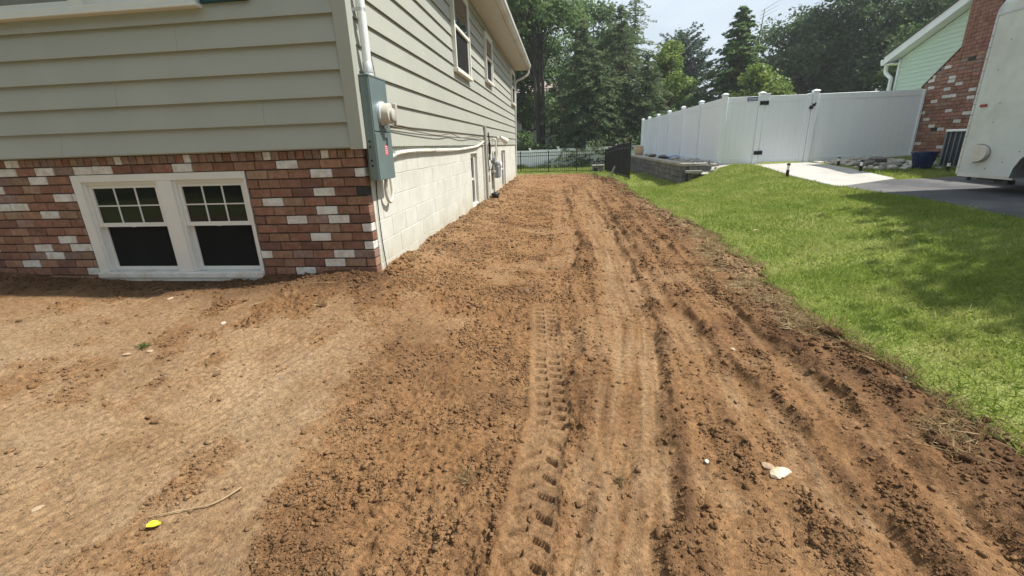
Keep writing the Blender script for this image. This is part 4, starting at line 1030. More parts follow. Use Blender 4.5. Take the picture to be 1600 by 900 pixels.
def vpanel(parent, a, b, axis_, fixed, z0=FZ0, z1=FZ1, name='fence_panel', rail=.145, bw_=.152, mname='vinyl_white', bot=.04):
    """rails between two posts with upright boards let in between them"""
    p = obj(name, None, None, parent, ((a+b)/2, fixed, z0) if axis_ == 'x' else (fixed, (a+b)/2, z0)); p.empty_display_size = .1
    for q0, q1 in ((z0+bot, z0+bot+rail), (z1-rail, z1)):
        if axis_ == 'x': MB().cbox(a, b, fixed-.022, fixed+.022, q0, q1, .004).build('rail', mname, p)
        else: MB().cbox(fixed-.022, fixed+.022, a, b, q0, q1, .004).build('rail', mname, p)
    n = max(1, round((b-a)/bw_)); w = (b-a)/n
    key = (round(w, 4), z0, z1, mname)
    if key not in _vb:
        _vb[key] = vboard_mesh(w-.0004, z0+bot+rail-.01, z1-rail+.01); _vb[key].materials.append(MAT[mname])
    for i in range(n):
        c = a+w*(i+.5)
        if axis_ == 'x': obj('board', _vb[key], None, p, (c, fixed, 0))
        else: obj('board', _vb[key], None, p, (fixed, c, 0), (0, 0, math.pi/2))
    return p
HX, LX, EX = 5.26, 6.585, 9.14
for x_ in (XW, HX, LX): vpost(vf, x_, YW)
vpanel(vf, XW+.064, HX-.064, 'x', YW); vpanel(vf, LX+.064, EX, 'x', YW)
MB().cbox(EX+.001, EX+.05, YW-.05, YW+.05, -.9, FZ1, .004).build('end_channel', 'vinyl_white', vf)
sy_ = [YW, 15.40, 17.55, 19.70, 21.83, 23.97, 25.75]
for i, y_ in enumerate(sy_):
    if i: vpost(vf, XW, y_); vpanel(vf, sy_[i-1]+.064, y_-.064, 'y', XW)
gate = thing('vinyl_gate', (HX, YW, FZ0), 'closed white vinyl gate with black hinges at the end of the path', 'gate')
ga, gb = HX+.085, LX-.078
vpanel(gate, ga+.115, gb-.115, 'x', YW, FZ0+.03, FZ1, 'gate_panel')
for a in (ga, gb-.115): MB().cbox(a+.0005, a+.1145, YW-.035, YW+.035, FZ0+.06, FZ1+(.045 if a == ga else .02), .005).build('stile', 'vinyl_white', gate)
MB().cbox(ga-.012, ga+.126, YW-.046, YW+.046, FZ1+.0455, FZ1+.062, .005).build('stile_cap', 'vinyl_white', gate)
for z in (.86, -.40):
    q = MB().cbox(HX-.055, HX+.020, YW-.082, YW-.0645, z-.05, z+.05, .004); q.cbox(HX+.078, HX+.175, YW-.060, YW-.0355, z-.05, z+.05, .004); q.lathe([(.014, -.055), (.014, .055)], (HX+.05, YW-.078, z), 'z', 10); q.cbox(HX+.018, HX+.08, YW-.078, YW-.062, z-.04, z+.04, .003)
    q.build('hinge', 'black_plastic', gate)
q = MB().cbox(gb-.05, gb+.03, YW-.085, YW-.0355, .66, .74, .006); q.cbox(gb+.0, gb+.075, YW-.10, YW-.066, .73, .80, .008); q.lathe([(.02, -.05), (.02, .0)], (gb+.06, YW-.066, .79), 'y', 10)
q.build('latch', 'black_plastic', gate)
sg = MB().box(HX-.365, HX-.105, YW-.0255, YW-.0225, .915, 1.012).build('fence_sign', 'navy_print', None)
tag(sg, 'small navy and white sign on the top rail beside the gate', 'sign')
for (a, b, z0, z1) in ((-.345, -.20, .975, .985), (-.19, -.125, .966, .982), (-.33, -.28, .955, .963), (-.27, -.15, .952, .960), (-.34, -.24, .930, .937), (-.22, -.13, .931, .938)):
    MB().box(HX+a, HX+b, YW-.0262, YW-.0256, z0, z1).build('print_line', 'white_print', sg)

# ------------------------------------------------------------------ far white fence, stained at the foot
def bz_arr(x, y): return [bz(a, y) for a in x]
m = mat('stained_vinyl', (.80, .83, .84), .6, .05, 2)
def stain(m):
    n, l = m.node_tree.nodes, m.node_tree.links; b = n['Principled BSDF']; src = b.inputs['Base Color'].links[0].from_socket
    geo = n.new('ShaderNodeNewGeometry'); sp = n.new('ShaderNodeSeparateXYZ'); l.new(geo.outputs['Position'], sp.inputs['Vector'])
    nz = n.new('ShaderNodeTexNoise'); nz.inputs['Scale'].default_value = .9; nz.inputs['Detail'].default_value = 8; nz.inputs['Roughness'].default_value = .75; l.new(geo.outputs['Position'], nz.inputs['Vector'])
    ad = n.new('ShaderNodeMath'); ad.operation = 'MULTIPLY_ADD'; ad.inputs[1].default_value = 1.5; l.new(nz.outputs['Fac'], ad.inputs[0]); l.new(sp.outputs['Z'], ad.inputs[2])
    mr = n.new('ShaderNodeMapRange'); mr.inputs['From Min'].default_value = -.45; mr.inputs['From Max'].default_value = -1.0; mr.inputs['To Max'].default_value = .85; l.new(ad.outputs['Value'], mr.inputs['Value'])
    mx = n.new('ShaderNodeMix'); mx.data_type = 'RGBA'; mx.inputs['B'].default_value = (.12, .17, .12, 1); l.new(mr.outputs['Result'], mx.inputs['Factor']); l.new(src, mx.inputs['A']); l.new(mx.outputs['Result'], b.inputs['Base Color'])
stain(m)
ff = thing('far_fence', (0, 32, -1.6), 'long white fence with algae-stained foot across the back beyond the railings', 'fence')
px_ = [-8.0+1.95*i for i in range(8)]
for i, x_ in enumerate(px_):
    top = -.36+.017*(x_+3)
    p = MB().cbox(x_-.06, x_+.06, 31.94, 32.06, -1.9, top+.09, .008).build('post', 'stained_vinyl', ff)
    MB().cbox(x_-.08, x_+.08, 31.92, 32.08, top+.0905, top+.13, .015).build('post_cap', 'old_vinyl', p)
    if i < len(px_)-1: vpanel(ff, x_+.061, x_+1.95-.061, 'x', 32.0, -1.68, round(top, 3), 'fence_panel', .14, .152, 'stained_vinyl')

# ------------------------------------------------------------------ black metal railings
bf = thing('metal_railing', (2.38, 25.4, -1.5), 'black metal picket railing across the back corner of the yard', 'railing')
def rail_run(P0, P1, npan, topz, botz, group):
    d = Vector((P1[0]-P0[0], P1[1]-P0[1], 0)); L = d.length; u = d/L
    ang = math.atan2(u.y, u.x)
    for i in range(npan+1):
        s = L*i/npan; x, y = P0[0]+u.x*s, P0[1]+u.y*s
        t, b = topz(i/npan), botz(i/npan)
        p = MB().box(x-.027, x+.027, y-.027, y+.027, b-.3, t+.04).build('post', 'black_metal', bf)
        MB().box(x-.034, x+.034, y-.034, y+.034, t+.0405, t+.06).build('post_cap', 'black_metal', p)
    for i in range(npan):
        s0, s1 = L*i/npan+.028, L*(i+1)/npan-.028
        for off in (-.02, -.19, 'b'):
            q = []
            for s in np.linspace(s0, s1, 2):
                t = topz(s/L)+off if off != 'b' else botz(s/L)+.10
                q.append((P0[0]+u.x*s, P0[1]+u.y*s, t))
            nx_, ny_ = -u.y*.014, u.x*.014
            V = []
            for (x, y, z) in q: V += [(x-nx_, y-ny_, z-.014), (x+nx_, y+ny_, z-.014), (x+nx_, y+ny_, z+.014), (x-nx_, y-ny_, z+.014)]
            MB().add(V, [(0,1,5,4),(1,2,6,5),(2,3,7,6),(3,0,4,7),(3,2,1,0),(4,5,6,7)]).build('rail', 'black_metal', bf)
        n = max(2, round((s1-s0)/.105))
        for k in range(1, n):
            s = s0+(s1-s0)*k/n; x, y = P0[0]+u.x*s, P0[1]+u.y*s; t, b = topz(s/L), botz(s/L)
            obj('picket', PICK, 'black_metal', bf, (x, y, b+.04), (0, 0, ang), (1, 1, t-b-.042))
PICK = MB().box(-.0085, .0085, -.0086, .0086, 0, 1).mesh('picket')
rail_run((2.38, 25.4), (-3.75, 25.4), 4, lambda t: -.385-.02*t, lambda t: -1.52+.0*t, 'b')
rail_run((2.38, 25.4), (2.38, 16.45), 5, lambda t: -.385+.37*(1-(1-t)**1.6), lambda t: -1.52+.25*t, 's')

# ------------------------------------------------------------------ retaining wall
rw = thing('retaining_wall', (3.4, 19, -1.4), 'low grey split-block retaining wall with pale capstones below the fence', 'retaining wall')
MB().box(3.345, 3.60, 12.95, 25.6, -1.6, -.70).build('core', 'dark_rock', rw); MB().box(3.60, 4.0, 12.951, 13.15, -1.6, -.70).build('core', 'dark_rock', rw)
_sb = []
for v_ in range(6):
    r = random.Random(v_); bm = bmesh.new(); bmesh.ops.create_cube(bm, size=1)
    bmesh.ops.bevel(bm, geom=bm.edges[:], offset=.06, segments=1, affect='EDGES')
    for w in bm.verts: w.co += Vector((r.uniform(-.05, .05), r.uniform(-.02, .02), r.uniform(-.02, .02)))
    me = bpy.data.meshes.new('block'); bm.to_mesh(me); bm.free(); me.materials.append(MAT['wall_block_grey']); _sb.append(me)
for c in range(5):
    z1 = -.685-.152*c; y_ = 12.90-(.0 if c % 2 else .0); first = True
    y_ = 12.90
    while y_ < 25.5:
        ln = random.choice([.30, .30, .42, .22]) if not (first and c % 2) else .2
        first = False
        obj('block', random.choice(_sb), None, rw, (3.31+.012*c*-1+random.uniform(-.006, .006)+.045, y_+ln/2, z1-.076), (0, 0, 0), (.14, ln-.008, .144)); y_ += ln
    x_ = 3.44
    while x_ < 3.95 and c < 4:
        ln = random.choice([.26, .34]); obj('block', random.choice(_sb), None, rw, (x_+ln/2, 12.925, z1-.076), (0, 0, math.pi/2), (.12, ln-.008, .144)); x_ += ln
_cp = []
for v_ in range(3):
    r = random.Random(v_+50); bm = bmesh.new(); bmesh.ops.create_cube(bm, size=1); bmesh.ops.bevel(bm, geom=bm.edges[:], offset=.04, segments=1, affect='EDGES')
    for w in bm.verts: w.co += Vector((r.uniform(-.02, .02), r.uniform(-.01, .01), r.uniform(-.03, .03)))
    me = bpy.data.meshes.new('capstone'); bm.to_mesh(me); bm.free(); me.materials.append(MAT['cap_stone']); _cp.append(me)
y_ = 12.86
while y_ < 25.5:
    ln = .44; obj('capstone', random.choice(_cp), None, rw, (3.41, y_+ln/2, -.648), (0, 0, 0), (.31, ln-.006, .072)); y_ += ln
obj('capstone', _cp[0], None, rw, (3.75, 12.99, -.649), (0, 0, math.pi/2), (.27, .36, .070))
obj('capstone', _cp[1], None, rw, (3.56, 12.84, -.83), (0, 0, math.pi/2), (.20, .42, .065))

# ------------------------------------------------------------------ stones
def rock_mesh(name, seed, m, sub=2, flat=.7, rough=.22):
    r = np.random.default_rng(seed); bm = bmesh.new(); bmesh.ops.create_icosphere(bm, subdivisions=sub, radius=1)
    ax = r.normal(size=(7, 3)); ax /= np.linalg.norm(ax, axis=1)[:,None]; ht = r.uniform(.50, .90, 7)
    for w in bm.verts:
        p = np.array(w.co[:]); k = 1.0
        for a, h in zip(ax, ht):
            d = p@a
            if d > h: k = min(k, h/d+.06)
        k *= 1+rough*.35*math.sin(3.1*p[0]+seed)*math.cos(2.7*p[1]+seed*.7)
        w.co = Vector((p[0]*k, p[1]*k, p[2]*k*flat))
    me = bpy.data.meshes.new(name); bm.to_mesh(me); bm.free(); me.materials.append(MAT[m])
    return me
RK = {m: [rock_mesh('rock', s, m, 2) for s in range(5)] for m in ('river_rock', 'white_rock', 'dark_rock', 'tan_stone', 'pale_stone', 'blue_rock')}
rr = random.Random(21)
def rock(m, x, y, z, sx, sy, sz, label, group=None, name='rock', rz=None, cat='rock'):
    o = obj(name, rr.choice(RK[m]), None, None, (x, y, z), (rr.uniform(-.2, .2), rr.uniform(-.2, .2), rr.uniform(0, 6.28) if rz is None else rz), (sx, sy, sz))
    return tag(o, label, cat, group)
# bed of rocks along the fence right of the gate
G1 = 'rounded rocks edging the white fence beside the gate'
spots = []
for i in range(1500):
    x = rr.uniform(6.74, 8.12); y = rr.uniform(10.2, 13.1)
    lo = 10.28+.26*max(0, 8.0-x)
    if y < lo or y > 13.12: continue
    s = rr.choice([.05, .06, .07, .08, .09, .11, .13])
    if x > 7.82 and x < 8.8 and y < 10.85: continue
    if (x-7.52)**2+(y-10.48)**2 < .25**2: continue
    if all((x-a)**2+(y-b)**2 > (.92*(s+c))**2 for a, b, c in spots): spots.append((x, y, s))
print('bed rocks', len(spots))
for x, y, s in spots[:150]:
    m = rr.choice(['river_rock', 'white_rock'])
    where = 'nearest the gate post' if x < 7.0 else 'beside the dark boulders' if x < 7.35 else 'around the blue tub' if x < 7.75 else 'left of the air conditioner' if x < 8.1 else 'in front of the brick chimney'
    row = 'front row, ' if y < 10.45+.30*max(0, 8.0-x)+.45 else 'back row, ' if y > 10.45+.30*max(0, 8.0-x)+1.0 else ''
    rock(m, x, y, bz(x, y)+s*.45+.01, s*rr.uniform(.95, 1.4), s*rr.uniform(.8, 1.1), s*rr.uniform(.7, 1.0), ('large ' if s > .1 else 'small ' if s < .065 else '')+('pale' if m == 'white_rock' else 'grey')+' rock in the rock bed, '+row+where, G1)
rock('dark_rock', 7.42, 11.75, bz(7.4, 11.7)+.12, .36, .20, .14, 'large flat dark boulder on the rock bed against the white fence')
rock('dark_rock', 6.98, 11.35, bz(7, 11.3)+.09, .19, .14, .12, 'dark pointed boulder on the rock bed left of the flat boulder')
rock('dark_rock', 7.25, 10.95, bz(7.2, 10.95)+.08, .20, .13, .10, 'dark grey boulder lying left of the blue pot')
# stones behind the retaining wall
G2 = 'pale stones on the raised bed beside the white fence'
spots = []
for i in range(700):
    x = rr.uniform(3.62, 4.22); y = rr.uniform(12.72, 15.5); s = rr.choice([.04, .05, .06, .07])
    if y < 13.05 and x < 4.0: continue
    if all((x-a)**2+(y-b)**2 > (.9*(s+c))**2 for a, b, c in spots): spots.append((x, y, s))
def bedz(x, y): return -.66 if y >= 13.2 else max(-.67-.5*(13.2-y), bz(x, y)-.03)
sp = np.array(spots)
tag(scatter_lumps('bed_stones', sp[:,0], sp[:,1], np.array([bedz(a, b)+c*.4 for a, b, c in spots]), sp[:,2]*1.1, 'river_rock', 31, .8), 'small pale stones covering the raised bed at the corner of the white fence', 'stones', None, 'stuff')
for i, (y, m) in enumerate(((16.3, 'river_rock'), (16.9, 'blue_rock'), (17.4, 'blue_rock'), (18.0, 'dark_rock'), (18.7, 'blue_rock'), (19.3, 'river_rock'), (20.2, 'dark_rock'), (21.1, 'white_rock'), (22.0, 'river_rock'))):
    rock(m, 3.85+.1*(i % 3), y, -.60, .16, .22, .10, {'blue_rock': 'bluish stone on the raised bed above the retaining wall', 'river_rock': 'grey stone on the far raised bed above the retaining wall', 'dark_rock': 'dark stone on the far raised bed above the retaining wall', 'white_rock': 'white stone on the far raised bed above the retaining wall'}[m], 'stones above the retaining wall')
pot = thing('clay_pot', (3.8, 23.3, -.65), 'tan clay pot at the far end of the retaining wall', 'pot')
MB().lathe([(.14, 0), (.20, .06), (.225, .20), (.215, .32), (.185, .40), (.17, .40), (.16, .33)], (3.8, 23.3, -.65), 'z', 20).build('body', 'terracotta', pot, True)
MB().lathe([(.205, 0), (.21, .03), (.19, .045)], (3.8, 23.3, -.26), 'z', 20).build('rim', 'terracotta', pot, True)

# grey shelter box and leaning board by the railing
bx = thing('storage_box', (1.95, 24.75, -1.5), 'grey plastic shelter box with dark openings beside the black railing', 'box')
zb = bz(1.95, 24.75)
q = MB().cbox(1.66, 2.24, 24.5, 25.0, zb, zb+.33, .02); q.build('body', 'wall_block_grey', bx); bpy.data.objects[q and 'body']
MB().cbox(1.63, 2.27, 24.47, 25.03, zb+.3305, zb+.40, .02).build('lid', 'pipe_grey', bx)
MB().box(1.71, 1.90, 24.494, 24.499, zb+.10, zb+.24).build('opening', 'black_plastic', bx); MB().box(1.98, 2.17, 24.494, 24.499, zb+.03, zb+.13).build('opening', 'black_plastic', bx)
lb = thing('leaning_slab', (2.2, 20.3, -1.4), 'weathered grey slab leaning on the black railing', 'slab')
zb = bz(2.2, 20.3)
MB().prism([(2.08, zb-.05), (2.12, zb-.06), (2.34, zb+.46), (2.30, zb+.48)], 'y', 20.1, 20.42).build('slab', 'pipe_grey', lb)
q = MB().box(2.10, 2.26, 20.098, 20.0995, zb+.02, zb+.05); q.build('stain', 'dark_rock', lb)

# path lights
def path_light(x, y, h, label):
    z = bz(x, y)+.02
    t = thing('path_light', (x, y, z), label, 'lamp', 'small black path lights')
    MB().lathe([(.030, -.05), (.030, h*.52), (.034, h*.54)], (x, y, z), 'z', 12).build('base', 'black_plastic', t, True)
    MB().lathe([(.026, 0), (.026, h*.30)], (x, y, z+h*.545), 'z', 12).build('lens', 'conduit_grey', t, True)
    MB().lathe([(.036, 0), (.036, h*.10), (.02, h*.14)], (x, y, z+h*.85), 'z', 12).build('top_cap', 'black_plastic', t, True)
path_light(4.91, 10.55, .31, 'small black path light on the lawn left of the concrete path')
path_light(6.42, 10.62, .26, 'small black path light on the grass right of the concrete path')
path_light(6.72, 12.0, .20, 'short black path light among the rocks right of the gate')
path_light(7.62, 9.95, .22, 'short black path light at the edge of the rocks below the blue pot')

# blue pot
bp_ = thing('flower_pot', (7.50, 10.48, -.72), 'dark blue glazed tub standing on the rocks by the brick chimney', 'pot')
zb = bz(7.5, 10.48)+.05
MB().lathe([(.145, 0), (.155, .01), (.212, .31), (.19, .31), (.17, .22)], (7.52, 10.48, zb), 'z', 24).build('body', 'blue_glaze', bp_, True)
MB().lathe([(.215, 0), (.225, .012), (.225, .034), (.208, .038)], (7.52, 10.48, zb+.303), 'z', 24).build('rim', 'blue_glaze', bp_, True)

# air conditioner
ac = thing('air_conditioner', (8.05, 10.0, -.8), 'dark grey slatted air conditioner between the brick chimney and the trailer', 'air conditioner')
ax0, ax1, ay0, ay1, az0, az1 = 7.97, 8.68, 9.93, 10.68, -.74, .03
MB().box(ax0+.025, ax1-.025, ay0+.025, ay1-.025, az0+.05, az1-.02).build('core', 'ac_dark', ac)
MB().cbox(ax0-.03, ax1+.03, ay0-.03, ay1+.03, az0-.10, az0+.0, .01).build('pad', 'black_plastic', ac)
MB().cbox(ax0, ax1, ay0, ay1, az0+.0005, az0+.05, .006).build('base', 'ac_grey', ac)
MB().cbox(ax0-.01, ax1+.01, ay0-.01, ay1+.01, az1-.045, az1, .01).build('top_cover', 'conduit_grey', ac)
for (x, y) in ((ax0+.02, ay0+.02), (ax1-.02, ay0+.02), (ax0+.02, ay1-.02), (ax1-.02, ay1-.02)): MB().box(x-.02, x+.02, y-.02, y+.02, az0+.0505, az1-.0455).build('corner_post', 'ac_grey', ac)
n = 6
for k in range(1, n):
    x = ax0+(ax1-ax0)*k/n; MB().box(x-.012, x+.012, ay0+.004, ay0+.024, az0+.0505, az1-.0455).build('slat', 'ac_grey', ac)
    y = ay0+(ay1-ay0)*k/n; MB().box(ax0+.004, ax0+.024, y-.012, y+.012, az0+.0505, az1-.0455).build('slat', 'ac_grey', ac)

# ------------------------------------------------------------------ trailer
tr = thing('cargo_trailer', (7.2, 6.2, -.95), 'white enclosed cargo trailer with rivets parked on the driveway', 'trailer')
TX, TX1, TY0, TY1, TZ0, TZ1 = 6.29, 8.25, 4.2, 8.04, -.655, 1.60
# side skin with a wheel opening cut out
WY, WZ, WR = 6.42, -.66, .66
arch = [(WY+WR*math.cos(a), WZ+WR*.80*math.sin(a)) for a in np.linspace(0, math.pi, 13)]
outl = [(TY1, TZ1), (TY1, TZ0)]+[(y, max(z, TZ0)) for y, z in arch]+[(TY0, TZ0), (TY0, TZ1)]
MB().prism(outl, 'x', TX, TX+.03).build('side_skin', 'trailer_white', tr)
MB().prism(outl, 'x', TX1-.03, TX1).build('side_skin', 'trailer_white', tr)
MB().box(TX+.031, TX1-.031, TY1-.03, TY1-.001, TZ0, TZ1).build('front_skin', 'trailer_white', tr)
MB().box(TX+.031, TX1-.031, TY0+.001, TY0+.03, TZ0, TZ1).build('rear_door', 'trailer_white', tr)
MB().box(TX+.30, TX1-.30, TY0+.031, TY1-.031, TZ0+.01, TZ0+.05).build('floor', 'black_metal', tr)
roofp = [(TX-.004, TZ1-.03), (TX-.004, TZ1+.10), (TX+.05, TZ1+.22), (TX+.16, TZ1+.28), (TX1-.16, TZ1+.28), (TX1-.05, TZ1+.22), (TX1+.004, TZ1+.10), (TX1+.004, TZ1-.03)]
MB().prism(roofp, 'y', TY0+.05, TY1-.10).build('roof', 'trailer_white', tr)
nose = []
for i, a in enumerate(np.linspace(0, math.pi/2, 6)):
    nose.append((TY1-.10+.10*math.sin(a), .12+.16*math.cos(a)))
V = []; F = []; npf = len(roofp)
for (yy, hh) in nose:
    for (px__, pz__) in roofp: V.append((px__, yy, TZ1-.03+(pz__-TZ1+.03)*max(.02, hh/.28)))
for i in range(len(nose)-1):
    for k in range(npf): F.append((i*npf+k, i*npf+(k+1)%npf, (i+1)*npf+(k+1)%npf, (i+1)*npf+k))
F.append(tuple((len(nose)-1)*npf+k for k in range(npf)))
MB().add(V, F).build('roof_cap', 'aluminium', tr, True)
MB().cbox(TX-.012, TX-.0042, TY0, TY1-.002, TZ1-.035, TZ1-.005, .002).build('drip_rail', 'aluminium', tr)
MB().cbox(TX-.006, TX+.0, TY1-.035, TY1+.006, TZ0, TZ1-.036, .002).build('corner_trim', 'aluminium', tr)
MB().cbox(TX-.005, TX-.0005, WY+WR+.005, TY1-.036, TZ0-.03, TZ0+.012, .001).build('bottom_rail', 'aluminium', tr)
RV = MB().lathe([(.007, 0), (.007, .003), (.004, .005)], (0, 0, 0), 'x', 6).mesh('rivet')
for y, z in [(TY1-.018, TZ0+.1+.155*i) for i in range(14)]+[(7.55, z) for z in (-.30, -.55)]+[(7.1, z) for z in (1.3, .9, .5, .1, -.3)]+[(7.7, 1.2), (7.78, .82), (7.60, .36), (7.62, .1), (7.3, -.45)]:
    obj('rivet', RV, 'rubber', tr, (TX-.0055, y, z), (0, 0, math.pi))
MB().cbox(TX-.020, TX-.0005, 7.80, 7.91, .325, .365, .006).build('marker_light', 'marker_red', tr)
# D-shaped vent: straight side to the front, round to the back
arc = [(7.70+.16*math.sin(a)*-1, -.335+.120*math.cos(a)) for a in np.linspace(0, math.pi, 12)]
vt = MB().prism([(y, z) for y, z in arc]+[(7.78, -.46), (7.78, -.21)][0:2], 'x', TX-.055, TX-.0065); vt.build('vent_cover', 'cable_paint', tr)
arc2 = [(7.70-.176*math.sin(a), -.335+.136*math.cos(a)) for a in np.linspace(0, math.pi, 12)]
MB().prism(arc2+[(7.79, -.471), (7.79, -.199)], 'x', TX-.006, TX-.0006).build('vent_gasket', 'pipe_grey', tr)
for (a, b, z) in ((7.30, 7.70, -.72), (7.20, 7.42, -.76)): MB().box(TX+.05, TX+.15, a, b, z, z+.06).build('step_bracket', 'black_metal', tr)
fender = MB()
for i in range(12):
    (y0, z0), (y1, z1) = arch[i], arch[i+1]
    fender.add([(TX-.06, y0, z0), (TX+.20, y0, z0), (TX+.20, y1, z1), (TX-.06, y1, z1), (TX-.06, y0, z0+.012), (TX+.20, y0, z0+.012), (TX+.20, y1, z1+.012), (TX-.06, y1, z1+.012)], [(0,1,2,3),(4,5,6,7),(0,1,5,4),(2,3,7,6),(0,3,7,4),(1,2,6,5)])
fender.build('fender', 'aluminium', tr)
for sx in (TX+.05, TX1-.23):
    wz = bz(TX, WY)+.03+.33
    w_ = MB().lathe([(.20, .0), (.30, .005), (.33, .03), (.33, .15), (.30, .175), (.20, .18)], (sx, WY, wz), 'x', 28).build('wheel', 'rubber', tr, True)
    MB().lathe([(.195, -.004), (.18, .02), (.06, .03), (.05, -.01), (.02, -.012)], (sx+.003, WY, wz), 'x', 20).build('rim', 'aluminium', w_, True)
MB().box(TX+.24, TX1-.24, WY-.04, WY+.04, wz-.04, wz+.04).build('axle', 'black_metal', tr)
MB().box(TX+.9, TX+1.05, TY1, TY1+1.0, TZ0-.06, TZ0+.04).build('tongue', 'black_metal', tr)
MB().tube([(TX+.98, TY1+.95, bz(7.2, 9)+.02), (TX+.98, TY1+.95, -.3)], .03, 8).build('jack', 'black_metal', tr)

# ------------------------------------------------------------------ neighbouring house
nh = thing('neighbour_house', (13, 10, -.9), 'pale green clapboard house with brick chimney behind the white trailer', 'house')
NX, NY0, NY1 = 9.62, 8.1, 15.10
EZ, SL, RY = 2.02, .362, 11.6
def roofz(y): return EZ+SL*(min(NY1-y, y-NY0))
gp = [(NY0, -1.2), (NY1, -1.2), (NY1, EZ), (RY, roofz(RY)), (NY0, EZ)]
MB().prism(gp, 'x', NX+.022, NX+6).build('wall', 'green_siding', nh)
e_ = .1062
sdn = MB().box(NX+.018, NX+.0215, NY0+.05, NY1-.05, -1.1, 1.9).build('siding', 'green_siding', nh)
for k in range(48):
    z0 = -1.0+e_*k; z1 = z0+e_
    def lim(z): return max(0., (z-EZ)/SL)
    if roofz(RY)-z1 < .05: break
    a0, b0 = NY0+lim(z0), NY1-lim(z0); a1, b1 = NY0+lim(z1), NY1-lim(z1)
    V = [(NX+.018, a0, z0), (NX+.018, b0, z0), (NX, b0, z0), (NX, a0, z0), (NX+.018, a1, z1), (NX+.018, b1, z1), (NX+.013, b1, z1), (NX+.013, a1, z1)]
    MB().add(V, [(0,1,2,3),(4,5,6,7),(3,2,6,7),(0,1,5,4),(0,3,7,4),(1,2,6,5)]).build('siding_board', 'green_siding', sdn)
MB().cbox(NX-.02, NX+.03, NY1-.0, NY1+.07, -1.1, EZ-.03, .004).build('corner_trim', 'white_fascia', nh)
for sgn, ye in ((1, NY1), (-1, NY0)):
    prof = [(ye+sgn*.36, EZ-SL*.36+.02), (ye+sgn*.36, EZ-SL*.36+.22), (RY, roofz(RY)+.22), (RY, roofz(RY)+.02)]
    MB().prism(prof, 'x', NX-.24, NX-.205).build('rake_board', 'white_fascia', nh)
    MB().prism([(p, q+.001-.0) for p, q in [(ye+sgn*.36, EZ-SL*.36+.02), (ye+sgn*.36, EZ-SL*.36+.035), (RY, roofz(RY)+.035), (RY, roofz(RY)+.02)]], 'x', NX-.2045, NX+.02).build('rake_soffit', 'white_fascia', nh)
    MB().prism([(ye+sgn*.40, EZ-SL*.40+.222), (ye+sgn*.40, EZ-SL*.40+.25), (RY, roofz(RY)+.26), (RY, roofz(RY)+.222)], 'x', NX-.27, NX+6.3).build('roof', 'roof_shingle', nh)
MB().box(NX-.20, NX+6.2, NY1+.02, NY1+.36, EZ-.13, EZ-.11).build('soffit', 'white_fascia', nh)
MB().prism([(NY1+.362, EZ-.13), (NY1+.362, EZ+.03), (NY1+.48, EZ+.03), (NY1+.48, EZ-.02), (NY1+.44, EZ-.13)], 'x', NX-.25, NX+6.2).build('gutter', 'white_fascia', nh)
MB().tube(cat_pts([(NX-.10, NY1+.42, EZ-.12), (NX-.10, NY1+.42, EZ-.25), (NX-.10, NY1+.36, EZ-.36), (NX-.10, NY1+.14, EZ-.50), (NX-.10, NY1+.11, EZ-.62), (NX-.10, NY1+.11, .3), (NX-.10, NY1+.11, -.9)], 4), .05, 10).build('downspout', 'conduit_grey', nh, True)
# brick chimney: broad foot, sloping shoulders, narrow stack
CXF, CYL, CYR, CUL, CUR = 9.20, 13.46, 9.70, 12.52, 10.64
S0, S1, CT = 1.07, 1.80, 3.75
def cy_hi(z): return CYL if z < S0 else CUL if z > S1 else CYL+(CUL-CYL)*(z-S0)/(S1-S0)
def cy_lo(z): return CYR if z < S0 else CUR if z > S1 else CYR+(CUR-CYR)*(z-S0)/(S1-S0)
cp_ = [(CYR+.008, -1.2), (CYL-.008, -1.2), (CYL-.008, S0), (CUL-.008, S1), (CUL-.008, CT), (CUR+.008, CT), (CUR+.008, S1), (CYR+.008, S0)]
chm = MB().prism(cp_, 'x', CXF+.009, NX+.30).build('chimney', 'mortar', nh)
for s0, s1, t0, t1 in ((CYL, CUL, S0, S1), (CYR, CUR, S0, S1)):
    d = .03; MB().add([(CXF-.01, s0, t0), (NX, s0, t0), (NX, s1, t1), (CXF-.01, s1, t1), (CXF-.01, s0, t0+.035), (NX, s0, t0+.035), (NX, s1, t1+.035), (CXF-.01, s1, t1+.035)], [(0,1,2,3),(4,5,6,7),(0,1,5,4),(2,3,7,6),(0,3,7,4),(1,2,6,5)]).build('shoulder_cap', 'brick_dark', chm)
MB().cbox(CXF-.05, NX+.35, CUR-.05, CUL+.05, CT, CT+.09, .01).build('chimney_cap', 'concrete', chm)
_nb = {}
def nbrick(w, m):
    k = (round(w, 2), m, random.randrange(2))
    if k not in _nb:
        r = random.Random(str(k)); mb = MB().cbox(0, .10, -k[0]/2+.005, k[0]/2-.005, -.0365, .0365, .004)
        mb.v = [(x+r.uniform(-.002, .002), y+r.uniform(-.002, .002), z+r.uniform(-.002, .002)) for x, y, z in mb.v]
        me = mb.mesh('brick'); me.materials.append(MAT[m]); _nb[k] = me
    return _nb[k]
rb2 = random.Random(5); rest = MB(); nb_n = 0; z = -1.15; k = 0
mat('chimney_brick', (.27, .125, .088), .88, .3, 9, .5, 100, col2=(.33, .175, .13), mscale=5, rnd=.2)
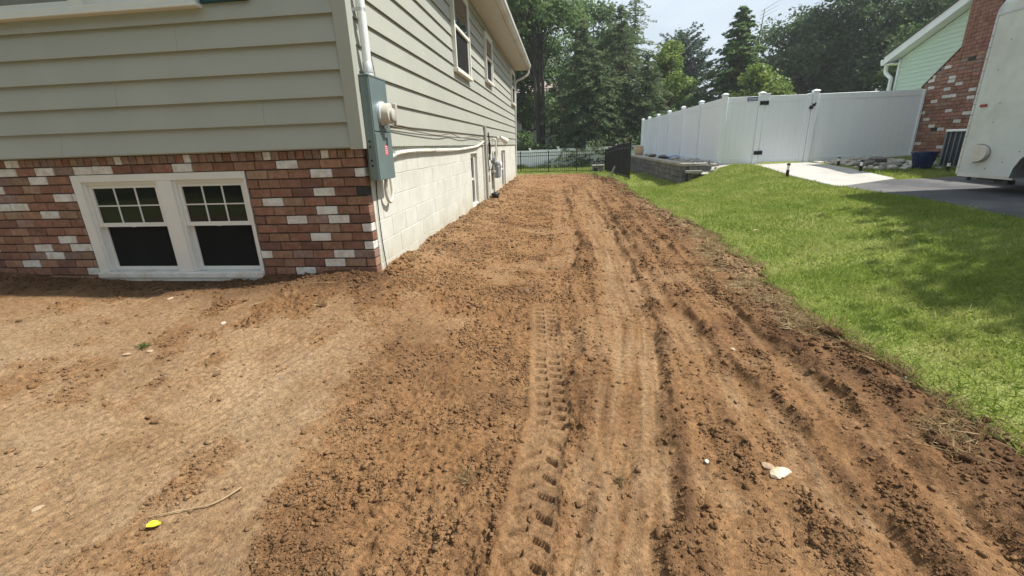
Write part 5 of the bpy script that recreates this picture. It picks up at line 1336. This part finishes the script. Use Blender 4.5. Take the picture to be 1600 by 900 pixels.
while z < CT-.08:
    zc = z+CH/2; hi, lo = cy_hi(zc), cy_lo(zc); y1 = hi; ln = BL/2 if k % 2 else BL
    while y1 > lo+.02:
        y0 = max(lo, y1-ln)
        if y1-y0 > .03:
            c = (y0+y1)/2
            seen = z > -.72 and c > 11.05+.0*z and z < 3.0 and not (z < -.3 and c < 12.0)
            t = rb2.random(); m = 'brick_white' if t < .12 else 'brick_rust' if t < .40 else 'brick_mauve' if t < .50 else 'brick_red' if t < .66 else 'chimney_brick' if t < .985 else 'brick_black'
            if seen and nb_n < 300:
                obj('brick', nbrick(y1-y0, m), None, chm, (CXF+rb2.uniform(-.003, .003), c, zc)); nb_n += 1
            else: rest.box(CXF, CXF+.1, y0+.005, y1-.005, z+.005, z+CH-.005)
        y1 = y0; ln = BL
    z += CH; k += 1
print('chimney bricks', nb_n)
tag(rest.build('brickwork', 'chimney_brick', chm), None, None, None, 'stuff')

# ------------------------------------------------------------------ trees
def leaf_quads(P, N, size, asp, r, tri=False):
    """one small leaf face at every point, lying roughly across the direction N"""
    n = len(P)
    a = r.normal(size=(n, 3)); t = np.cross(N, a); t /= np.linalg.norm(t, axis=1)[:,None]+1e-9
    b = np.cross(N, t)
    L = size[:,None]*t; W = size[:,None]*asp*b
    Q = np.empty((n, 4, 3)); Q[:,0] = P-L*.5; Q[:,1] = P+W*.5; Q[:,2] = P+L*.5; Q[:,3] = P-W*.5
    return Q
def finish(root, name_c, Q, mleaf, tb, mbark):
    n = len(Q); me = fastmesh(name_c, Q.reshape(-1, 3), np.arange(n*4).reshape(n, 4))
    obj('crown', me, mleaf, root); tb.build('trunk', mbark, root, True)
def unit(v): return v/(np.linalg.norm(v, axis=-1, keepdims=True)+1e-9)
def deciduous(x, y, H, R, label, mleaf='leaf_maple', mbark='bark', seed=0, nclump=46, per=300, leaf=.24, base_f=.22, stems=1, squash=1.0, name='deciduous_tree', group=None, zb=None, bias=.62, lean=0):
    r = np.random.default_rng(seed); z0 = bz(x, y)-.1 if zb is None else zb
    root = thing(name, (x, y, z0), label, 'tree', group)
    tb = MB(); C = []
    cz = H*(base_f+(1-base_f)/2); rz = H*(1-base_f)/2
    d = unit(r.normal(size=(nclump, 3))); rad = r.random(nclump)**.40
    C = d*rad[:,None]*np.array([R*.86, R*.86*squash, rz*.88]); C[:,2] += cz
    # narrower toward the top
    top = np.clip((C[:,2]-cz)/rz, 0, 1); C[:,:2] *= (1-.45*top**1.5)[:,None]
    C[:,0] += lean*C[:,2]/H
    cr = R*r.uniform(.20, .40, nclump)
    r0 = .016*H+.05
    for s in range(stems):
        off = np.array([r.normal(0, .22*(stems > 1)), r.normal(0, .2*(stems > 1)), 0]); tip = np.array([r.normal(0, R*.25 if stems > 1 else R*.1)+lean, r.normal(0, R*.2), H*r.uniform(.78, .92)])
        pts = []
        for t in np.linspace(0, 1, 9): pts.append(off*(1-t)+tip*t**1.15*np.array([1, 1, 1/(t**.15 if t > 0 else 1)])+np.array([.12*math.sin(3*t+s), .12*math.cos(4*t+s), 0]))
        rs = [r0/(stems**.4)*(1-.86*t)*(1.35 if i == 0 else 1) for i, t in enumerate(np.linspace(0, 1, 9))]
        tb.tube([tuple(p+np.array([x, y, z0])) for p in pts], rs, 8)
        for j in r.choice(nclump, min(nclump, 16 if stems == 1 else 8), replace=False):
            c = C[j]; t0 = np.clip((c[2]*.75)/H, .18, .86); i0 = t0*8; a = pts[int(i0)]; b = pts[min(8, int(i0)+1)]; st = a+(b-a)*(i0-int(i0))
            mid = st*.5+c*.5+np.array([0, 0, -.06*R]); rr_ = r0*(1-.8*t0)*.45/(stems**.3)
            tb.tube([tuple(q+np.array([x, y, z0])) for q in (st, mid, c)], [rr_, rr_*.65, rr_*.25], 6)
    Q = []
    for c, q in zip(C, cr):
        n = int(per*r.uniform(.6, 1.3)*(q/(R*.3))**2)
        dd = unit(r.normal(size=(n, 3))); rd = r.random(n)**.45
        # uneven: lumps within the lump
        lump = 1+.35*np.sin(dd[:,0]*5+c[0]*3)*np.cos(dd[:,1]*4+c[1]*2+dd[:,2]*3)
        P = c+dd*(rd*lump)[:,None]*np.array([q, q, q*.62])
        N = unit(dd*.5+r.normal(size=(n, 3))*.6+np.array([0, 0, bias]))
        Q.append(leaf_quads(P+np.array([x, y, z0]), N, leaf*r.uniform(.6, 1.3, n), .72, r))
    finish(root, 'crown', np.concatenate(Q), mleaf, tb, mbark); return root
def conifer(x, y, H, R, label, mleaf='needle_hemlock', mbark='bark_dark', seed=0, dz=.34, spray=.42, droop=.35, dens=1.0, name='conifer_tree', group=None, power=.85, base_f=.04, asp=.30, ragged=.25, zb=None, up=0.0):
    r = np.random.default_rng(seed); z0 = bz(x, y)-.1 if zb is None else zb
    root = thing(name, (x, y, z0), label, 'tree', group)
    tb = MB(); tb.tube([(x+.05*math.sin(k), y+.05*math.cos(k*1.3), z0+H*k/8) for k in range(9)], [(.012*H+.05)*(1-k/8.3) for k in range(9)], 8)
    Q = []; z = H*base_f; ph = 0
    while z < H*.985:
        t = (z-H*base_f)/(H*(1-base_f)); Lm = R*(1-t)**power+.12
        nb = int(5+3*(1-t))
        ph += 2.4
        for b in range(nb):
            az = ph+b*6.283/nb+r.normal(0, .22); L = Lm*min(1.5, max(.25, 1+r.normal(0, ragged))); zz = z+r.uniform(-.5, .5)*dz
            u = np.array([math.cos(az), math.sin(az), 0.]); sd_ = np.array([-u[1], u[0], 0])
            dr = droop*(1-.5*t)-up*t
            n = int(dens*(10+26*L))
            s = r.random(n)**.75; wd = .30*L*(1-s*.75)+.06
            lat = r.uniform(-1, 1, n)*wd
            hang = dr*L*(s**1.6)*.9-.16*L*np.sin(s*3.14)*.4+np.abs(lat)*.28
            P = np.array([x, y, z0+zz])+u*(s*L)[:,None]+sd_*lat[:,None]; P[:,2] -= hang; P[:,2] += r.normal(0, .05, n)
            # sprays point out along the branch and droop at the tip
            D = unit(u*1.0+sd_*(np.sign(lat)*.7)[:,None]+np.array([0, 0, -.35-.3*dr])+r.normal(size=(n, 3))*.25)
            N = unit(np.array([0, 0, 1.])+r.normal(size=(n, 3))*.45); T = unit(D-N*(D*N).sum(1)[:,None]); B = np.cross(N, T)
            sz = spray*r.uniform(.6, 1.25, n)*(.65+.35*(1-t))
            q = np.empty((n, 4, 3)); q[:,0] = P-T*(sz*.45)[:,None]; q[:,1] = P+B*(sz*asp*.5)[:,None]; q[:,2] = P+T*(sz*.55)[:,None]; q[:,3] = P-B*(sz*asp*.5)[:,None]
            Q.append(q)
            if b % 2 == 0 and L > .8: tb.tube([(x, y, z0+zz), tuple(np.array([x, y, z0+zz])+u*L*.5-np.array([0, 0, dr*L*.25])), tuple(np.array([x, y, z0+zz])+u*L*.9-np.array([0, 0, dr*L*.7]))], [.03, .018, .006], 4, False)
        z += dz*(1-.35*t)
    finish(root, 'crown', np.concatenate(Q), mleaf, tb, mbark); return root
def bush(x, y, H, R, label, m, seed, group=None, name='shrub', per=240):
    return deciduous(x, y, H, R, label, m, 'bark_dark', seed, 16, per, .16, .05, 3, 1, name, group)

deciduous(-4.6, 37, 17, 4.8, 'tall leafy maple behind the far corner of the tan house', 'leaf_maple', 'bark', 101, 70, 300, .27, .16)
deciduous(-1.6, 35, 18, 4.2, 'tall dark tree with several trunks rising behind the far fence', 'leaf_maple', 'bark_dark', 102, 60, 230, .26, .40, 5)
deciduous(-3.2, 42, 15, 4.5, 'broad leafy tree in front of the grey house beyond the fence', 'leaf_maple', 'bark', 103, 60, 260, .28, .12)
deciduous(2.6, 46, 14.6, 4.6, 'rounded maple showing above the hemlocks near the sky gap', 'leaf_maple', 'bark', 104, 60, 320, .30, .2)
conifer(1.5, 35.0, 10.0, 4.0, 'broad dark hemlock in the left of the conifer group', seed=201, dens=1.25)
conifer(2.4, 33.3, 7.2, 2.5, 'pale-tipped conical hemlock standing in front of the conifer group', seed=202, dens=1.2)
conifer(4.2, 36.5, 11.2, 4.4, 'tallest ragged hemlock in the middle of the conifer group', seed=203, dens=1.2, ragged=.32)
conifer(3.6, 34.0, 6.0, 2.3, 'small conical hemlock right of the pale-tipped one', seed=204, dens=1.1)
conifer(1.0, 33.6, 4.6, 1.9, 'low spreading hemlock drooping over the far white fence', seed=205, dens=1.2, base_f=.16)
conifer(5.9, 34.5, 7.6, 3.2, 'dense hemlock behind the far end of the white vinyl fence', seed=206, dens=1.1)
conifer(5.6, 39.5, 12.6, 3.2, 'thin feathery treetop standing clear above the hemlocks', seed=207, dens=.55, ragged=.45, power=.6)
deciduous(8.1, 39, 9.0, 2.7, 'light green tree at the right edge of the conifer group', 'leaf_bright', 'bark', 105, 40, 300, .24, .08)
conifer(12.4, 52, 12.0, 4.2, 'dark blue-green pine standing alone against the sky', 'needle_pine', 'bark', 208, .40, .60, -.15, 1.5, 'pine_tree', None, .42, .12, .34, .30, None, .6)
conifer(10.2, 50, 10.4, 2.6, 'slim dark pine left of the lone pine', 'needle_pine', 'bark', 209, .45, .5, -.1, .9, 'pine_tree', None, .6, .12, .28, .4, None, .5)
conifer(13.9, 40.5, 11.3, 3.5, 'tall ragged vine-hung spruce in the middle of the skyline', 'leaf_maple', 'bark_dark', 210, .22, .42, .10, 1.35, 'conifer_tree', None, .85, .05, .60, .60)
deciduous(13.9, 36, 6.6, 2.6, 'bright yellow-green tree above the white gate', 'leaf_bright', 'bark', 106, 42, 320, .22, .06)
deciduous(11.4, 42, 6.8, 2.6, 'mid green bushy tree between the pine and the ragged spruce', 'leaf_maple', 'bark', 107, 36, 300, .24, .08)
deciduous(20.6, 45, 12.8, 5.0, 'dark rounded oak right of the bright tree', 'leaf_dark', 'bark_dark', 108, 75, 330, .28, .1)
deciduous(25.0, 43, 17.5, 6.2, 'tallest dark oak rising out of the frame above the fence', 'leaf_dark', 'bark_dark', 109, 95, 330, .30, .1)
deciduous(24.5, 34, 10.8, 4.0, 'mid green tree beside the eave of the pale green house', 'leaf_maple', 'bark', 110, 60, 330, .25, .1)
deciduous(31, 38, 17, 6.0, 'dark tree behind the roof of the pale green house', 'leaf_dark', 'bark_dark', 111, 80, 300, .30, .1)
deciduous(17.0, 47, 9.4, 3.2, 'dark leafy tree filling the gap left of the rounded oak', 'leaf_dark', 'bark_dark', 112, 44, 300, .26, .08)
bush(9.3, 34, 4.4, 2.0, 'yellow-green shrub showing over the side fence', 'leaf_bright', 301, 'shrubs beyond the white fence')
bush(6.9, 31, 3.6, 1.7, 'dark shrub behind the far posts of the side fence', 'leaf_dark', 302, 'shrubs beyond the white fence')
bush(-2.6, 33.6, 3.2, 1.5, 'low leafy shrub behind the far fence next to the tan house', 'leaf_maple', 303, 'shrubs beyond the far fence')
bush(3.1, 33.0, 2.6, 1.3, 'light green shrub growing over the far white fence', 'leaf_bright', 304, 'shrubs beyond the far fence')
# the tree beside the driveway, outside the picture, whose shade lies on the lawn
deciduous(10.3, 4.6, 8.0, 3.3, 'tree beside the driveway shading the lawn', 'leaf_maple', 'bark', 113, 70, 420, .20, .42)
# trees on the far side of the street, behind the viewer: they darken the window reflections and the shaded front
st0 = deciduous(-7.5, -13, 15, 5.6, 'large street tree behind the viewer opposite the basement window', 'leaf_dark', 'bark', 114, 80, 300, .34, .10, 1, 1, 'street_tree', 'trees across the street')
for k, (tx_, ty_, rz_, sc_, lb_) in enumerate(((-17, -11, 1.1, 1.05, 'street tree behind the viewer farthest to the left'), (2.5, -15, 2.3, 1.0, 'street tree straight behind the viewer'), (-12.5, -19, 4.0, 1.25, 'tallest street tree in the second row behind the viewer'))):
    c = st0.copy(); COL.objects.link(c); c.location = (tx_, ty_, bz(tx_, ty_)-.1); c.rotation_euler = (0, 0, rz_); c.scale = (sc_,)*3; c['label'] = lb_
    for ch in list(st0.children):
        d = ch.copy(); COL.objects.link(d); d.parent = c; d.matrix_parent_inverse = ch.matrix_parent_inverse.copy()

# bare twigs of a dead top beside the spruce
tw = MB(); r_ = random.Random(4)
tx, ty, tz = 15.0, 40.5, bz(15, 40.5)
tw.tube([(tx, ty, tz), (tx+.1, ty, tz+7), (tx+.4, ty, tz+10.8)], [.12, .08, .02], 6)
for k in range(16):
    z = 7+k*.24; a = r_.uniform(-.6, 1.0); L = r_.uniform(1.0, 2.2); sx = 1 if r_.random() < .7 else -1
    tw.tube([(tx+.15, ty, tz+z), (tx+.15+sx*L*.5, ty+a, tz+z+L*.28), (tx+.15+sx*L, ty+a*1.5, tz+z+L*.45+.1)], [.022, .014, .006], 4)
tag(tw.build('dead_tree', 'twig_grey', None), 'bare dead branches sticking out right of the ragged spruce', 'tree')

# far grey house among the trees
fh = thing('far_house', (-4, 47, -1.8), 'grey house half hidden by trees beyond the far fence', 'house')
fx0, fx1, fy0, fy1 = -10.5, 1.2, 47.0, 54.0
MB().box(fx0, fx1, fy0, fy1, -2.2, 3.4).build('wall', 'far_wall', fh)
MB().prism([(fy0-.6, 3.25), ((fy0+fy1)/2, 6.0), (fy1+.6, 3.25), (fy1+.6, 3.4), ((fy0+fy1)/2, 6.2), (fy0-.6, 3.4)], 'x', fx0-.5, fx1+.5).build('roof', 'far_roof', fh)
for (wx, wz) in ((-9, .9), (-6.2, .9), (-3.4, .9), (-.6, .9), (-9, -1.3), (-3.4, -1.3), (-.6, -1.3)):
    w = MB(); w.box(wx-.6, wx+.6, fy0-.05, fy0-.002, wz-.1, wz+1.3); wo_ = w.build('window', 'white_trim', fh)
    MB().box(wx-.5, wx+.5, fy0-.06, fy0-.051, wz, wz+1.2).build('pane', 'window_glass', wo_)
dk = MB(); dk.box(-8, -1.0, 44.6, 46.9, -.62, -.48); dk.build('deck', 'dark_rock', fh)

# ------------------------------------------------------------------ small things on the soil
def sz1(x, y): return float(soil_z(x, y)[0])
def stone(m, x, y, s, label, flat=.55, asp=1.3, sink=.25):
    s *= .78; z = sz1(x, y); return rock(m, x, y, z+s*flat*.30, s*asp, s, s*flat, label, None, 'stone', None, 'stone')
stone('pale_stone', 1.00, 1.79, .055, 'pale cream broken stone lying right of the smooth rut', .6, 1.25)
stone('tan_stone', .965, 1.835, .030, 'pinkish brown stone touching the pale cream stone', .5, 1.5)
stone('white_rock', 2.11, 2.60, .050, 'whitish stone at the torn edge of the lawn', .5, 1.5)
stone('tan_stone', 2.26, 2.62, .045, 'rusty brown stone beside the whitish one at the lawn edge', .6, 1.3)
stone('tan_stone', 1.22, 3.02, .028, 'small tan stone on the clodded soil right of the ruts')
stone('white_rock', .70, 1.86, .014, 'small white pebble left of the pale cream stone')
stone('white_rock', -.03, 1.58, .015, 'white chip lying on the tyre print')
stone('white_rock', -2.74, 3.09, .026, 'whitish stone on the dry soil below the basement window')
stone('tan_stone', -3.57, 3.50, .035, 'flat tan stone at the edge of the shade under the basement window', .4, 1.4)
stone('dark_rock', -1.82, 2.41, .014, 'small dark pebble on the dry soil near the brown edge')
stone('tan_stone', -2.35, 1.37, .034, 'tan flat stone at the lower left on the dry soil', .35, 1.5)
stone('dark_rock', -.33, 4.16, .030, 'dark clod-like stone in the middle of the brown soil')
stone('tan_stone', -3.15, 2.62, .034, 'buff stone among the dark clods on the left')
stone('tan_stone', -3.02, 2.68, .026, 'smaller buff stone beside the grass tuft on the left')
# sod lumps with grass
def sod(x, y, s, label, green=.5, dark=False):
    z = sz1(x, y)-.01; t = thing('sod_clump', (x, y, z), label, 'sod')
    r = np.random.default_rng(int(abs(x*1000+y*77)))
    n = 16; a = r.uniform(0, 6.28, n); d = r.random(n)**.5*s*.7
    P = np.stack([x+np.cos(a)*d, y+np.sin(a)*d, np.full(n, z+s*.15)], 1)
    sz_ = r.uniform(.25, .55, n)*s
    jit = 1+r.uniform(-.3, .3, (n, len(ICO_V))); V = (P[:,None,:]+ICO_V[None]*jit[...,None]*sz_[:,None,None]*np.array([1, 1, .75])).reshape(-1, 3)
    F = (ICO_F[None]+(np.arange(n)*len(ICO_V))[:,None,None]).reshape(-1, 3)
    me = fastmesh('soil_lump', V, F); attr(me, 'dry', np.full(len(V), .12)); attr(me, 'damp_shade', np.full(len(V), .45 if not dark else .8)); obj('soil_lump', me, 'soil', t)
    if green > 0:
        n = int(90*green); a = r.uniform(0, 6.28, n); d = r.random(n)**.5*s*.8
        o = blades('grass_tuft', x+np.cos(a)*d, y+np.sin(a)*d, np.full(n, z+s*.35), r.uniform(.6, 1.6, n)*s, r.uniform(.002, .004, n), 'straw' if green < .6 else 'grass_wild', 3, .9)
        o.parent = t; o.matrix_parent_inverse = WM[t.name].inverted()
sod(.28, 1.73, .035, 'small sod clump with dry blades sitting on the smooth rut', .5)
sod(-.44, 1.66, .052, 'dark sod clump with dry grass in the middle foreground', .55, True)
sod(-3.10, 2.72, .035, 'green grass tuft among the dark clods at left', .9)
sod(1.99, 3.22, .095, 'large torn dark sod lump at the lawn edge, farthest of three', .25, True)
sod(2.03, 3.02, .085, 'torn dark sod lump at the lawn edge, middle of three', .25, True)
sod(2.06, 2.80, .080, 'torn dark sod lump at the lawn edge, nearest of three', .35, True)
sod(-1.98, 3.30, .05, 'dark clod heap on the dry soil left of the brick corner', .2, True)
sod(-1.22, 2.80, .035, 'dark clod beside the dry patch below the brick corner', 0, True)
# root
rp_ = [(-1.77, 1.345), (-1.70, 1.375), (-1.62, 1.41), (-1.56, 1.43), (-1.52, 1.47), (-1.475, 1.535)]
pts = cat_pts([(a, b, sz1(a, b)+.010+.004*(i % 2)) for i, (a, b) in enumerate(rp_)], 5)
tag(MB().tube(pts, [.0022+.0022*k/len(pts) for k in range(len(pts))], 7).build('root', 'root_tan', None, True), 'long thin tan root lying on the dry soil above the yellow leaf', 'root')
# yellow leaf
yx, yy = -1.715, 1.31; yz = sz1(yx, yy)+.012
V = []; F = []; nn = 7
for i in range(nn):
    t = i/(nn-1); w = .016*math.sin(math.pi*min(1, t*.9+.08))**.8
    for k in (-1, 0, 1): V.append((yx-.022+.048*t-.012*k*w/.016, yy-.012+.024*t+k*w*1.05, yz+.004*math.sin(5*t)+.006*abs(k)+.004*t))
for i in range(nn-1):
    for k in range(2): F.append((i*3+k, i*3+k+1, i*3+k+4, i*3+k+3))
o = MB().add(V, F).build('yellow_leaf', 'yellow_leaf', None); tag(o, 'bright yellow leaf lying on the dry soil below the root', 'leaf')
md = o.modifiers.new('thickness', 'SOLIDIFY'); md.thickness = .0015
# fallen scraps on the lawn
for i, (x, y, lb_) in enumerate(((5.0, 8.3, 'pale fallen leaf on the lawn near the path corner'), (2.6, 6.2, 'pale fallen leaf on the lawn near the dry edge'), (3.6, 6.6, 'fallen leaf on the lawn in the sun'))):
    z = bz(x, y)+.075
    o = MB().add([(x-.05, y, z), (x, y-.03, z+.012), (x+.05, y+.01, z), (x, y+.035, z+.01)], [(0,1,2), (0,2,3)]).build('fallen_leaf', 'tan_stone', None); tag(o, lb_, 'leaf')
    md = o.modifiers.new('thickness', 'SOLIDIFY'); md.thickness = .002


# ------------------------------------------------------------------ thin summer haze in the air
hm = bpy.data.materials.new('haze'); hm.use_nodes = True; hn = hm.node_tree.nodes; hn.clear()
ho = hn.new('ShaderNodeOutputMaterial'); hv = hn.new('ShaderNodeVolumePrincipled'); hv.inputs['Color'].default_value = (.90, .95, 1, 1); hv.inputs['Density'].default_value = .0009; hv.inputs['Anisotropy'].default_value = .2
hm.node_tree.links.new(hv.outputs['Volume'], ho.inputs['Volume']); MAT['haze'] = hm
tag(MB().box(-440, 440, -340, 640, -3.4, 20.5).build('haze', 'haze'), 'thin pale summer haze in the air', 'haze', None, 'stuff')
